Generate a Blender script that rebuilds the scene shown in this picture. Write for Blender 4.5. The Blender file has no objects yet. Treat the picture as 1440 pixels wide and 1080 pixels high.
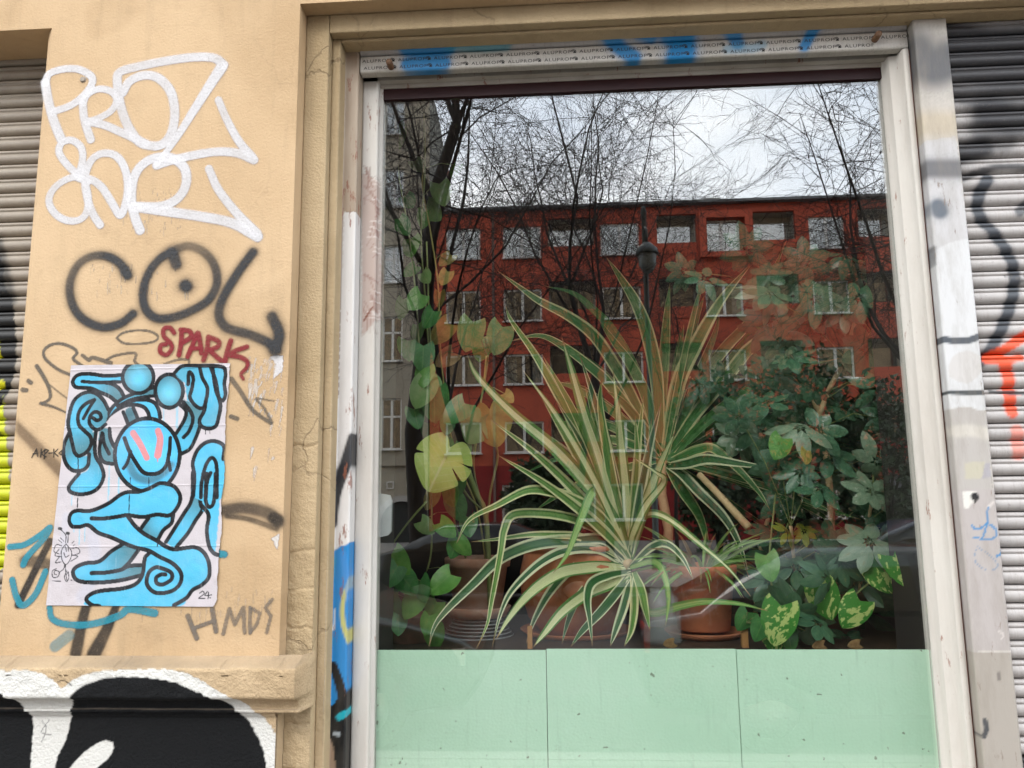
import bpy, math, random
import numpy as np
from mathutils import Matrix, Vector

# ------------------------------------------------------------------ camera, world, sun, exposure
F, CX, CY = 1100.0, 720.0, 540.0
def _basis():
    up = np.array([640 - CX, -6650 - CY, F]); up /= np.linalg.norm(up)
    X = -np.array([-17000 - CX, 914 - CY, F]); X /= np.linalg.norm(X)
    X -= up * (X @ up); X /= np.linalg.norm(X)
    return np.stack([X, np.cross(up, X), up])
M3 = _basis()
CAM = np.array([0.0, -2.0, 1.65])
SC = bpy.context.scene
COL = SC.collection
cd = bpy.data.cameras.new('camera'); cam = bpy.data.objects.new('camera', cd); COL.objects.link(cam)
cd.sensor_width = 36.0; cd.lens = F / 1440 * 36; cd.clip_start = 0.05; cd.clip_end = 3000
cam.matrix_world = Matrix(((M3[0][0], -M3[0][1], -M3[0][2], CAM[0]), (M3[1][0], -M3[1][1], -M3[1][2], CAM[1]),
                           (M3[2][0], -M3[2][1], -M3[2][2], CAM[2]), (0, 0, 0, 1)))
SC.camera = cam
SUN_EL, SUN_AZ = math.radians(44), math.radians(200)      # soft sun behind thin cloud, in front of the facade
wd = bpy.data.worlds.new('World'); SC.world = wd; wd.use_nodes = True
wn, wl = wd.node_tree.nodes, wd.node_tree.links
bg = wn['Background']
sky = wn.new('ShaderNodeTexSky'); sky.sky_type = 'NISHITA'; sky.sun_disc = False
sky.sun_elevation = SUN_EL; sky.sun_rotation = SUN_AZ; sky.air_density = 1.0; sky.dust_density = 3.0
tc = wn.new('ShaderNodeTexCoord'); mp = wn.new('ShaderNodeMapping'); mp.inputs['Scale'].default_value = (1, 1, 2.2)
nz = wn.new('ShaderNodeTexNoise'); nz.inputs['Scale'].default_value = 2.3; nz.inputs['Detail'].default_value = 6; nz.inputs['Roughness'].default_value = .55
cr = wn.new('ShaderNodeValToRGB')
cr.color_ramp.elements[0].position = .36; cr.color_ramp.elements[0].color = (10.5, 11.8, 13.4, 1)
cr.color_ramp.elements[1].position = .64; cr.color_ramp.elements[1].color = (17.0, 17.2, 17.2, 1)
mx = wn.new('ShaderNodeMixRGB'); mx.inputs['Fac'].default_value = .88
wl.new(tc.outputs['Generated'], mp.inputs['Vector']); wl.new(mp.outputs[0], nz.inputs['Vector']); wl.new(nz.outputs['Fac'], cr.inputs['Fac'])
wl.new(sky.outputs[0], mx.inputs['Color1']); wl.new(cr.outputs['Color'], mx.inputs['Color2']); wl.new(mx.outputs[0], bg.inputs['Color'])
bg.inputs['Strength'].default_value = 0.14
sl = bpy.data.lights.new('sun', 'SUN'); sun = bpy.data.objects.new('sun', sl); COL.objects.link(sun)
sl.energy = .9; sl.angle = math.radians(22); sl.color = (1.0, .95, .88)
sun.rotation_euler = (math.pi / 2 - SUN_EL, 0, math.pi - SUN_AZ)
SC.view_settings.view_transform = 'Standard'; SC.view_settings.look = 'None'; SC.view_settings.gamma = 1.0
SC.view_settings.exposure = 0.90
SC.render.engine = 'CYCLES'
SC.cycles.use_denoising = True; SC.cycles.use_adaptive_sampling = True; SC.cycles.adaptive_threshold = .02; SC.cycles.max_bounces = 6; SC.cycles.diffuse_bounces = 2; SC.cycles.glossy_bounces = 3; SC.cycles.transparent_max_bounces = 16
SC.cycles.caustics_reflective = False; SC.cycles.caustics_refractive = False; SC.cycles.sample_clamp_indirect = 8

RNG = np.random.default_rng(7); random.seed(11)

# ------------------------------------------------------------------ helpers
def U(px, py, y):
    """point on the plane y seen at photo pixel (px, py) -> (x, z)"""
    d = M3 @ np.array([(px - CX) / F, (py - CY) / F, 1.0]); t = (y - CAM[1]) / d[1]; p = CAM + t * d
    return float(p[0]), float(p[2])
def U3(px, py, y):
    x, z = U(px, py, y); return (x, y, z)
def tag(o, label=None, cat=None, group=None, kind=None):
    for k, v in (('label', label), ('category', cat), ('group', group), ('kind', kind)):
        if v: o[k] = v
    return o
def empty(name, loc=(0, 0, 0), parent=None):
    o = bpy.data.objects.new(name, None); COL.objects.link(o); o.location = loc; o.parent = parent; o.empty_display_size = .1
    return o
def mesh(name, V, Fc, attrs=None, smooth=False, mats=None, midx=None):
    me = bpy.data.meshes.new(name)
    if isinstance(Fc, np.ndarray):
        V = np.asarray(V, dtype=np.float32); n = len(Fc); k = Fc.shape[1]
        me.vertices.add(len(V)); me.vertices.foreach_set('co', V.ravel())
        me.loops.add(n * k); me.loops.foreach_set('vertex_index', Fc.astype(np.int32).ravel())
        me.polygons.add(n); me.polygons.foreach_set('loop_start', np.arange(0, n * k, k, dtype=np.int32))
        me.update(calc_edges=True)
    else:
        me.from_pydata([tuple(v) for v in V], [], [tuple(f) for f in Fc]); me.update()
    for an, data in (attrs or {}).items():
        a = me.attributes.new(an, 'FLOAT_COLOR', 'POINT'); a.data.foreach_set('color', np.asarray(data, dtype=np.float32).ravel())
    for m in (mats or []): me.materials.append(m)
    if midx is not None: me.polygons.foreach_set('material_index', np.asarray(midx, dtype=np.int32))
    if smooth: me.polygons.foreach_set('use_smooth', np.ones(len(me.polygons), dtype=bool))
    return me
def obj(name, me, parent=None, loc=None, label=None, cat=None, group=None, kind=None):
    o = bpy.data.objects.new(name, me); COL.objects.link(o); o.parent = parent
    if loc is not None: o.location = loc
    return tag(o, label, cat, group, kind)
class MB:
    def __init__(s): s.v = []; s.f = []; s.m = []
    def box(s, x0, x1, y0, y1, z0, z1, m=0):
        b = len(s.v)
        s.v += [(x, y, z) for z in (z0, z1) for y in (y0, y1) for x in (x0, x1)]
        for q in ((0, 2, 3, 1), (4, 5, 7, 6), (0, 1, 5, 4), (2, 6, 7, 3), (0, 4, 6, 2), (1, 3, 7, 5)):
            s.f.append(tuple(b + i for i in q)); s.m.append(m)
    def poly(s, pts, m=0):
        b = len(s.v); s.v += list(pts); s.f.append(tuple(range(b, b + len(pts)))); s.m.append(m)
    def prism(s, prof, x0, x1, m=0):
        """closed (y,z) profile swept along x with caps"""
        b = len(s.v); n = len(prof)
        s.v += [(x0, y, z) for y, z in prof] + [(x1, y, z) for y, z in prof]
        for i in range(n):
            j = (i + 1) % n; s.f.append((b + i, b + j, b + n + j, b + n + i)); s.m.append(m)
        s.f.append(tuple(b + i for i in range(n))[::-1]); s.m.append(m)
        s.f.append(tuple(b + n + i for i in range(n))); s.m.append(m)
    def tube(s, pts, rad, sides=6, m=0, cap=True):
        P = [Vector(p) for p in pts]; b0 = len(s.v); n = len(P)
        for i, p in enumerate(P):
            d = (P[min(i + 1, n - 1)] - P[max(i - 1, 0)]); d = d.normalized() if d.length > 1e-9 else Vector((0, 0, 1))
            a = d.cross(Vector((0, 0, 1)) if abs(d.z) < .9 else Vector((1, 0, 0))).normalized(); c = d.cross(a)
            r = rad[i] if hasattr(rad, '__len__') else rad
            for k in range(sides):
                t = 2 * math.pi * k / sides; s.v.append(tuple(p + a * (r * math.cos(t)) + c * (r * math.sin(t))))
        for i in range(n - 1):
            for k in range(sides):
                k2 = (k + 1) % sides
                s.f.append((b0 + i * sides + k, b0 + i * sides + k2, b0 + (i + 1) * sides + k2, b0 + (i + 1) * sides + k)); s.m.append(m)
        if cap:
            s.f.append(tuple(b0 + k for k in range(sides))[::-1]); s.m.append(m)
            s.f.append(tuple(b0 + (n - 1) * sides + k for k in range(sides))); s.m.append(m)
    def lathe(s, prof, c=(0, 0, 0), n=28, m=0):
        b = len(s.v)
        for r, z in prof:
            for k in range(n):
                t = 2 * math.pi * k / n; s.v.append((c[0] + r * math.cos(t), c[1] + r * math.sin(t), c[2] + z))
        for i in range(len(prof) - 1):
            for k in range(n):
                k2 = (k + 1) % n; s.f.append((b + i * n + k, b + i * n + k2, b + (i + 1) * n + k2, b + (i + 1) * n + k)); s.m.append(m)
    def build(s, name, mats, parent=None, smooth=False, **kw):
        mats = mats if isinstance(mats, list) else [mats]
        return obj(name, mesh(name, s.v, s.f, smooth=smooth, mats=mats, midx=s.m), parent, **kw)

# ------------------------------------------------------------------ materials
def mat(name, build):
    m = bpy.data.materials.new(name); m.use_nodes = True
    nt = m.node_tree; nt.nodes.clear(); out = nt.nodes.new('ShaderNodeOutputMaterial'); build(nt, out); return m
def N(nt, t, **inp):
    n = nt.nodes.new('ShaderNode' + t)
    for k, v in inp.items():
        k = k.replace('_', ' ')
        if hasattr(v, 'links') or isinstance(v, bpy.types.NodeSocket): nt.links.new(v, n.inputs[k])
        else: n.inputs[k].default_value = v
    return n
def noise(nt, scale, detail=4, rough=.55, vec=None, stretch=None, dist=0):
    if vec is None:
        vec = N(nt, 'TexCoord').outputs['Object']
    if stretch:
        mp = N(nt, 'Mapping', Vector=vec); mp.inputs['Scale'].default_value = stretch; vec = mp.outputs[0]
    return N(nt, 'TexNoise', Vector=vec, Scale=scale, Detail=detail, Roughness=rough, Distortion=dist).outputs['Fac']
def ramp(nt, fac, stops):
    r = nt.nodes.new('ShaderNodeValToRGB'); nt.links.new(fac, r.inputs['Fac']); e = r.color_ramp.elements
    while len(e) < len(stops): e.new(.5)
    for el, (p, c) in zip(e, stops):
        el.position = p; el.color = (*c, 1) if hasattr(c, '__len__') else (c, c, c, 1)
    return r.outputs['Color']
def mixc(nt, fac, a, b, mode='MIX'):
    n = nt.nodes.new('ShaderNodeMixRGB'); n.blend_type = mode
    for s, v in (('Fac', fac), ('Color1', a), ('Color2', b)):
        if isinstance(v, bpy.types.NodeSocket): nt.links.new(v, n.inputs[s])
        else: n.inputs[s].default_value = (*v, 1) if hasattr(v, '__len__') else v
    return n.outputs[0]
def mul(nt, a, b, op='MULTIPLY'):
    n = nt.nodes.new('ShaderNodeMath'); n.operation = op
    for i, v in enumerate((a, b)):
        if isinstance(v, bpy.types.NodeSocket): nt.links.new(v, n.inputs[i])
        else: n.inputs[i].default_value = v
    return n.outputs[0]
def bump(nt, h, strength, dist=.01):
    return N(nt, 'Bump', Height=h, Strength=strength, Distance=dist).outputs[0]
def prin(nt, out, col, rough=.7, normal=None, spec=.4, metal=0., coat=0.):
    p = nt.nodes.new('ShaderNodeBsdfPrincipled')
    for s, v in (('Base Color', col), ('Roughness', rough), ('Specular IOR Level', spec), ('Metallic', metal), ('Coat Weight', coat)):
        if isinstance(v, bpy.types.NodeSocket): nt.links.new(v, p.inputs[s])
        else: p.inputs[s].default_value = (*v, 1) if hasattr(v, '__len__') else v
    if normal is not None: nt.links.new(normal, p.inputs['Normal'])
    if out is not None: nt.links.new(p.outputs[0], out.inputs['Surface'])
    return p
def painted(nt, base):
    a = nt.nodes.new('ShaderNodeAttribute'); a.attribute_name = 'paint'
    return mixc(nt, a.outputs['Alpha'], base, a.outputs['Color'])

def m_plaster(name, c1, c2, grit=.25, stain=(.30, .22, .13), use_paint=True, streak=.35, crack=.07):
    def b(nt, out):
        n1 = noise(nt, 2.2, 6, .6); n2 = noise(nt, 14, 5, .65); n3 = noise(nt, 160, 3, .6); n4 = noise(nt, 5, 6, .7, stretch=(6, 6, .5))
        c = mixc(nt, ramp(nt, n1, [(.35, 0.), (.68, 1.)]), c1, c2)
        c = mixc(nt, mul(nt, ramp(nt, n4, [(.52, 0.), (.75, 1.)]), streak), c, stain)
        c = mixc(nt, mul(nt, ramp(nt, n2, [(.56, 0.), (.78, 1.)]), .38), c, stain)
        c = mixc(nt, mul(nt, ramp(nt, n3, [(.62, 0.), (.75, 1.)]), .10), c, (.16, .12, .08))
        n5 = noise(nt, 1.3, 3, .5, dist=.6); n6 = noise(nt, 5.5, 4, .65)
        c = mixc(nt, mul(nt, ramp(nt, n5, [(.54, 0.), (.58, 1.)]), .22), c, tuple(min(1, x * 1.22 + .03) for x in c1))
        c = mixc(nt, mul(nt, ramp(nt, n6, [(.62, 0.), (.72, 1.)]), .30), c, tuple(x * .66 for x in c2))
        co = N(nt, 'TexCoord').outputs['Object']; wv = nt.nodes.new('ShaderNodeVectorMath'); wv.operation = 'ADD'
        nn = N(nt, 'TexNoise', Vector=co, Scale=9.0, Detail=5.0); sc_ = nt.nodes.new('ShaderNodeVectorMath'); sc_.operation = 'SCALE'; sc_.inputs['Scale'].default_value = .16
        nt.links.new(nn.outputs['Color'], sc_.inputs[0]); nt.links.new(co, wv.inputs[0]); nt.links.new(sc_.outputs[0], wv.inputs[1])
        vo = nt.nodes.new('ShaderNodeTexVoronoi'); vo.feature = 'DISTANCE_TO_EDGE'; vo.inputs['Scale'].default_value = 2.6; nt.links.new(wv.outputs[0], vo.inputs['Vector'])
        crk = mul(nt, ramp(nt, vo.outputs['Distance'], [(.003, 1.), (.009, 0.)]), ramp(nt, n1, [(.50, 0.), (.58, 1.)]))
        c = mixc(nt, mul(nt, crk, crack), c, (.10, .07, .04))
        if use_paint: c = painted(nt, c)
        ge = N(nt, 'NewGeometry'); sx_ = N(nt, 'SeparateXYZ', Vector=ge.outputs['Normal']).outputs['Z']
        c = mixc(nt, mul(nt, ramp(nt, sx_, [(.35, 0.), (.8, 1.)]), mul(nt, n6, .95)), c, (.17, .135, .10))
        h = mul(nt, mul(nt, n3, mul(nt, n2, 1.2), 'ADD'), mul(nt, crk, -1.4 * crack), 'ADD')
        prin(nt, out, c, .88, bump(nt, h, grit, .006), .25)
    return mat(name, b)
M = {}
M['plaster'] = m_plaster('ochre_plaster', (.535, .380, .228), (.445, .305, .172))
M['plaster_trim'] = m_plaster('ochre_trim', (.47, .355, .215), (.39, .29, .165), .5, streak=.5, crack=.45)
M['plaster_ledge'] = m_plaster('ledge_plaster', (.49, .36, .22), (.40, .29, .17), .6, streak=.3, crack=.2)
def _paint_only(nt, out):
    a = nt.nodes.new('ShaderNodeAttribute'); a.attribute_name = 'paint'
    n3 = noise(nt, 160, 3, .6); n2 = noise(nt, 240, 3, .65); n5 = noise(nt, 6, 5, .7)
    al = mul(nt, mul(nt, a.outputs['Alpha'], ramp(nt, n2, [(.30, .74), (.46, 1.)])), ramp(nt, n5, [(.3, .72), (.55, 1.)]))
    p = prin(nt, None, a.outputs['Color'], .6, bump(nt, n3, .25, .006), .35)
    t = N(nt, 'BsdfTransparent'); mxs = nt.nodes.new('ShaderNodeMixShader')
    nt.links.new(al, mxs.inputs[0]); nt.links.new(t.outputs[0], mxs.inputs[1]); nt.links.new(p.outputs[0], mxs.inputs[2])
    nt.links.new(mxs.outputs[0], out.inputs['Surface'])
M['spray'] = mat('spray_paint', _paint_only)
def _paper(nt, out):
    a = nt.nodes.new('ShaderNodeAttribute'); a.attribute_name = 'paint'
    n1 = noise(nt, 9, 6, .7); n2 = noise(nt, 260, 3, .7); n3 = noise(nt, 60, 4, .7, stretch=(3, 1, .3))
    c = mixc(nt, mul(nt, ramp(nt, n1, [(.45, 0.), (.8, 1.)]), .18), a.outputs['Color'], (.55, .55, .62))
    c = mixc(nt, ramp(nt, n2, [(.70, 0.), (.76, .8)]), c, (.75, .76, .78))
    c = mixc(nt, mul(nt, ramp(nt, n3, [(.6, 0.), (.8, 1.)]), .2), c, (.75, .78, .82))
    prin(nt, out, c, .75, bump(nt, mul(nt, n1, n2, 'ADD'), .25, .004), .25)
M['paper'] = mat('paper', _paper)
def m_woodpaint(name, c1, c2, rough=.5, wear=.0, wearcol=(.23, .08, .045), use_paint=True, grime=.18):
    def b(nt, out):
        n1 = noise(nt, 6, 6, .6, stretch=(1.5, 1.5, .35)); n2 = noise(nt, 45, 5, .7, stretch=(1, 1, .25)); n3 = noise(nt, 200, 3, .6)
        c = mixc(nt, ramp(nt, n1, [(.35, 0.), (.7, 1.)]), c1, c2)
        c = mixc(nt, mul(nt, ramp(nt, n3, [(.66, 0.), (.74, 1.)]), .3), c, (.25, .22, .18))
        if use_paint: c = painted(nt, c)
        n5 = noise(nt, 9, 6, .7, stretch=(2, 2, .5)); c = mixc(nt, mul(nt, ramp(nt, n5, [(.45, 0.), (.75, 1.)]), grime), c, (.22, .19, .15))
        if wear: c = mixc(nt, mul(nt, ramp(nt, n2, [(.64 - wear * .2, 0.), (.70 - wear * .2, 1.)]), .8), c, wearcol)
        prin(nt, out, c, rough, bump(nt, n2, .25, .004), .4)
    return mat(name, b)
M['frame'] = m_woodpaint('white_frame_paint', (.60, .57, .52), (.51, .47, .42), wear=.05)
M['frame_dirty'] = m_woodpaint('grimy_white_paint', (.50, .47, .42), (.39, .35, .30), wear=.12)
M['guide'] = m_woodpaint('guide_rail_paint', (.40, .32, .24), (.26, .16, .10), wear=.25)
M['post'] = m_woodpaint('post_paint', (.53, .49, .44), (.46, .42, .37), wear=.03, wearcol=(.2, .15, .12), grime=.5)
M['brown'] = m_woodpaint('brown_gasket', (.13, .035, .022), (.09, .03, .02), use_paint=False)
def m_slat(name, c1, c2):
    def b(nt, out):
        n1 = noise(nt, 12, 5, .65, stretch=(.6, 1, 1)); n2 = noise(nt, 120, 3, .7); n4 = noise(nt, 40, 5, .7, stretch=(5, 1, .5))
        c = mixc(nt, ramp(nt, n1, [(.35, 0.), (.7, 1.)]), c1, c2)
        c = mixc(nt, mul(nt, ramp(nt, n4, [(.5, 0.), (.8, 1.)]), .5), c, (.24, .2, .17))
        c = painted(nt, c)
        c = mixc(nt, mul(nt, ramp(nt, n2, [(.60, 0.), (.72, 1.)]), .35), c, (.12, .1, .09))
        prin(nt, out, c, .45, bump(nt, n2, .1, .002), .4)
    return mat(name, b)
M['slat'] = m_slat('shutter_slat', (.43, .405, .39), (.35, .33, .32))
M['slat_old'] = m_slat('shutter_slat_old', (.33, .28, .22), (.25, .21, .17))
def simple(name, c, rough=.6, spec=.4, metal=0, c2=None, sc=8, bmp=0, coat=0.):
    def b(nt, out):
        n1 = noise(nt, sc, 5, .65)
        col = mixc(nt, ramp(nt, n1, [(.3, 0.), (.72, 1.)]), c, c2 if c2 else tuple(x * .72 for x in c))
        prin(nt, out, col, rough, bump(nt, n1, bmp, .01) if bmp else None, spec, metal, coat)
    return mat(name, b)
def _glass(fac, tint, wave):
    def b(nt, out):
        n1 = noise(nt, 1.1, 2, .5)
        nrm = bump(nt, n1, wave, .01)
        g = N(nt, 'BsdfGlossy', Roughness=0.0, Normal=nrm); g.inputs['Color'].default_value = (1, 1, 1, 1)
        t = N(nt, 'BsdfTransparent'); t.inputs['Color'].default_value = (*tint, 1)
        lw = N(nt, 'LayerWeight', Blend=.5).outputs['Facing']        # symmetric for both faces of the pane
        fc = mul(nt, mul(nt, mul(nt, lw, 4.0, 'POWER'), .7), fac + .04, 'ADD')
        ms = nt.nodes.new('ShaderNodeMixShader'); nt.links.new(fc, ms.inputs[0]); nt.links.new(t.outputs[0], ms.inputs[1]); nt.links.new(g.outputs[0], ms.inputs[2])
        # thin film of street dust and dried drops
        d = N(nt, 'BsdfDiffuse'); d.inputs['Color'].default_value = (.55, .55, .53, 1)
        n2 = noise(nt, 3, 5, .7); n3 = noise(nt, 240, 2, .5)
        df = mul(nt, ramp(nt, n2, [(.45, .0), (.85, .03)]), ramp(nt, n3, [(.66, .12), (.74, 2.2)]))
        m2 = nt.nodes.new('ShaderNodeMixShader'); nt.links.new(df, m2.inputs[0]); nt.links.new(ms.outputs[0], m2.inputs[1]); nt.links.new(d.outputs[0], m2.inputs[2])
        nt.links.new(m2.outputs[0], out.inputs['Surface'])
    return b
M['glass'] = mat('shop_glass', _glass(.110, (.985, .995, .99), .004))
M['black'] = simple('black_rubber', (.012, .012, .012), .6)

# ------------------------------------------------------------------ paint rasteriser (spray paint, marker and print as vertex colour)
def lin(c):
    c = np.asarray(c, dtype=float) / 255.0
    return np.where(c <= .04045, c / 12.92, ((c + .055) / 1.055) ** 2.4) * .80       # reflectance of the paint, not its look in full light
def smooth_line(p, k=8, closed=False):
    p = np.asarray(p, dtype=float)
    if len(p) < 3: return p
    q = np.vstack([p[-1], p, p[0], p[1]]) if closed else np.vstack([2 * p[0] - p[1], p, 2 * p[-1] - p[-2]])
    out = []
    for i in range(1, len(q) - 2):
        a, b_, c, d = q[i - 1], q[i], q[i + 1], q[i + 2]
        for t in np.linspace(0, 1, k, endpoint=False):
            out.append(.5 * ((2 * b_) + (-a + c) * t + (2 * a - 5 * b_ + 4 * c - d) * t * t + (-a + 3 * b_ - 3 * c + d) * t ** 3))
    out.append(q[-2]); return np.array(out)
class Zone:
    """photo zoom window -> wall plane: zoom coordinates (scale s, origin ox, oy) on the plane y"""
    def __init__(z, ox, oy, s, y): z.ox, z.oy, z.s, z.y = ox, oy, s, y
    def pt(z, p): return U(z.ox + p[0] / z.s, z.oy + p[1] / z.s, z.y)
    def k(z): return (z.y - CAM[1]) / F / z.s * 1.03
def strk(z, pts, w, col, a=1., soft=.25, curve=True, closed=False, spray=0., fade=None):
    """a stroke: zoom pts, full width w (zoom px, or a pair tapering), srgb colour"""
    p = smooth_line(pts, 6, closed) if curve else np.asarray(pts, float)
    P = np.array([z.pt(q) for q in p]); k = z.k()
    ws = np.linspace(w[0], w[1], len(P)) if np.ndim(w) else np.full(len(P), float(w))
    return dict(t='s', p=P, r=ws * .5 * k, col=lin(col), a=a, soft=soft, spray=spray, fade=fade)
def fill(z, pts, col, col2=None, c=None, rr=None, a=1., curve=True, soft=0.):
    p = smooth_line(pts, 6, True) if curve else np.asarray(pts, float)
    d = dict(t='f', p=np.array([z.pt(q) for q in p]), col=lin(col), a=a, soft=soft)
    if col2 is not None: d['col2'] = lin(col2); d['c'] = np.array(z.pt(c)); d['rr'] = rr * z.k()
    return d
def coverage(L, X, Z, rng):
    p = L['p']; A = np.zeros(len(X))
    if L['t'] == 's':
        mr = L['r'].max() * (1 + L['soft'] + 2.5 * L['spray']) + .001
    else: mr = .002
    sel = np.where((X > p[:, 0].min() - mr) & (X < p[:, 0].max() + mr) & (Z > p[:, 1].min() - mr) & (Z < p[:, 1].max() + mr))[0]
    if len(sel) == 0: return A
    x, zz = X[sel], Z[sel]
    if L['t'] == 'f':
        acc = np.zeros(len(x)); n = len(p); h = .0011
        wob = .0009 * np.sin(x * 210 + 3 * np.sin(zz * 170)) 
        for ox, oz in ((h, h * .4), (-h * .4, h), (-h, -h * .4), (h * .4, -h)):
            ins = np.zeros(len(x), bool); j = n - 1; xx, z_ = x + ox + wob, zz + oz + wob
            for i in range(n):
                x1, z1 = p[i]; x2, z2 = p[j]
                if z1 != z2: ins ^= ((z1 > z_) != (z2 > z_)) & (xx < (x2 - x1) * (z_ - z1) / (z2 - z1) + x1)
                j = i
            acc += ins
        A[sel] = acc * .25 * L['a']; return A
    best = np.full(len(x), 1e9); bt = np.zeros(len(x)); n = len(p)
    for i in range(max(1, n - 1)):
        a_, b_ = p[i], p[min(i + 1, n - 1)]; ab = b_ - a_; l2 = ab @ ab
        t = np.clip(((x - a_[0]) * ab[0] + (zz - a_[1]) * ab[1]) / l2, 0, 1) if l2 > 0 else np.zeros(len(x))
        d = np.hypot(x - a_[0] - t * ab[0], zz - a_[1] - t * ab[1]) / (L['r'][i] * (1 - t) + L['r'][min(i + 1, n - 1)] * t)
        m = d < best; best[m] = d[m]; bt[m] = (i + t[m]) / max(1, n - 1)
    s = max(L['soft'], .02)
    al = np.clip((1 + s * .5 - best) / s, 0, 1); al = al * al * (3 - 2 * al)
    if L['spray']:
        halo = np.clip(1 - (best - .6) / (1 + 2.2 * L['spray']), 0, 1) ** 3 * .75
        al = np.maximum(al, halo * (.45 + .8 * rng.random(len(x))))
    if L['fade']: al = al * np.interp(bt, np.linspace(0, 1, len(L['fade'])), L['fade'])
    A[sel] = np.clip(al, 0, 1) * L['a']; return A
def paint_points(X, Z, layers, base=None, seed=1):
    """returns premixed rgba per point (straight alpha)"""
    rng = np.random.default_rng(seed)
    X = np.asarray(X, float); Z = np.asarray(Z, float)
    C = np.zeros((len(X), 3)); A = np.zeros(len(X))
    if base is not None: C[:] = lin(base); A[:] = 1
    for L in layers:
        a = coverage(L, X, Z, rng); m = a > 0
        if not m.any(): continue
        col = np.broadcast_to(L['col'], (m.sum(), 3))
        if 'col2' in L:
            d = np.clip(np.hypot(X[m] - L['c'][0], Z[m] - L['c'][1]) / L['rr'], 0, 1)[:, None]; d = d * d * (3 - 2 * d)
            col = L['col'] * (1 - d) + L['col2'] * d
        am = a[m][:, None]; old = A[m][:, None]; na = am + old * (1 - am)
        C[m] = (col * am + C[m] * old * (1 - am)) / np.maximum(na, 1e-6); A[m] = na[:, 0]
    return np.hstack([C, A[:, None]])
def decal(name, layers, y, cell, parent, material, label=None, seed=1):
    lo = np.min([L['p'].min(0) - (L['r'].max() * (1.2 + 2.2 * L['spray']) if L['t'] == 's' else 0) for L in layers], 0)
    hi = np.max([L['p'].max(0) + (L['r'].max() * (1.2 + 2.2 * L['spray']) if L['t'] == 's' else 0) for L in layers], 0)
    nx, nz = int((hi[0] - lo[0]) / cell) + 2, int((hi[1] - lo[1]) / cell) + 2
    gx, gz = np.meshgrid(lo[0] + np.arange(nx) * cell, lo[1] + np.arange(nz) * cell)
    rgba = paint_points(gx.ravel(), gz.ravel(), layers, seed=seed)
    idx = np.arange(nx * nz).reshape(nz, nx)
    q = np.stack([idx[:-1, :-1], idx[:-1, 1:], idx[1:, 1:], idx[1:, :-1]], -1).reshape(-1, 4)
    q = q[(rgba[q, 3].max(1) > .03)]
    used, inv = np.unique(q, return_inverse=True); q = inv.reshape(q.shape)
    V = np.stack([gx.ravel()[used], np.full(len(used), y), gz.ravel()[used]], -1)
    return obj(name, mesh(name, V, q, {'paint': rgba[used]}, mats=[material]), parent, label=label)
def sheet(prof, xs, layers, seed=1, offset=(0, 0)):
    """(y,z) profile polyline swept over xs; painted by (x,z)"""
    prof = np.asarray(prof, float); xs = np.asarray(xs, float); n, k = len(xs), len(prof)
    V = np.stack([np.repeat(xs, k), np.tile(prof[:, 0], n), np.tile(prof[:, 1], n)], -1)
    idx = np.arange(n * k).reshape(n, k)
    q = np.stack([idx[:-1, :-1], idx[1:, :-1], idx[1:, 1:], idx[:-1, 1:]], -1).reshape(-1, 4)
    rgba = paint_points(V[:, 0], V[:, 2], layers, seed=seed) if layers else np.zeros((len(V), 4))
    return V, q, rgba
def dense(a, b, step): return np.linspace(a, b, max(2, int(abs(b - a) / step) + 1))
def densify(prof, step):
    out = [prof[0]]
    for p, q in zip(prof[:-1], prof[1:]):
        n = max(1, int(math.hypot(q[0] - p[0], q[1] - p[1]) / step))
        out += [(p[0] + (q[0] - p[0]) * i / n, p[1] + (q[1] - p[1]) * i / n) for i in range(1, n + 1)]
    return out

# ================================================================== THE SHOP BUILDING
YW = -.20                                   # plaster face of the pier
XE, XL, ZL, ZT, ZO = -.647, -1.329, 1.312, 2.892, 2.925
shop = tag(empty('shop_building', (0, 0, 0)), 'ochre plastered shop front with graffiti, wide display window and roller shutters', 'building')

# graffiti on ledge and lower wall (black fill, white outline)
zl = Zone(0, 900, 3.0, -.225)
big = [fill(zl, [(-200, 118), (0, 118), (110, 118), (180, 122), (250, 155), (288, 192), (340, 155), (430, 125), (560, 114), (740, 114), (860, 155), (960, 215), (1050, 285), (1130, 375), (1175, 470), (1195, 560), (1200, 900), (-200, 900)], (228, 226, 220)),
       fill(zl, [(-200, 190), (0, 205), (50, 230), (92, 290), (115, 350), (112, 430), (104, 560), (100, 900), (-200, 900)], (16, 17, 19)),
       fill(zl, [(180, 900), (205, 560), (255, 430), (290, 300), (345, 205), (450, 157), (600, 145), (740, 165), (860, 212), (960, 272), (1030, 345), (1080, 440), (1110, 560), (1115, 900)], (16, 17, 19)),
       fill(zl, [(230, 620), (290, 530), (350, 472), (420, 436), (458, 452), (440, 505), (380, 560), (300, 660)], (228, 226, 220)),
       strk(zl, [(150, 350), (170, 380), (160, 420), (150, 440)], 5, (70, 70, 70), .6), strk(zl, [(185, 345), (150, 400), (190, 410)], 4, (70, 70, 70), .6),
       strk(zl, [(270, 165), (300, 160), (330, 180)], 6, (60, 55, 50), .7)]
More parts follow.
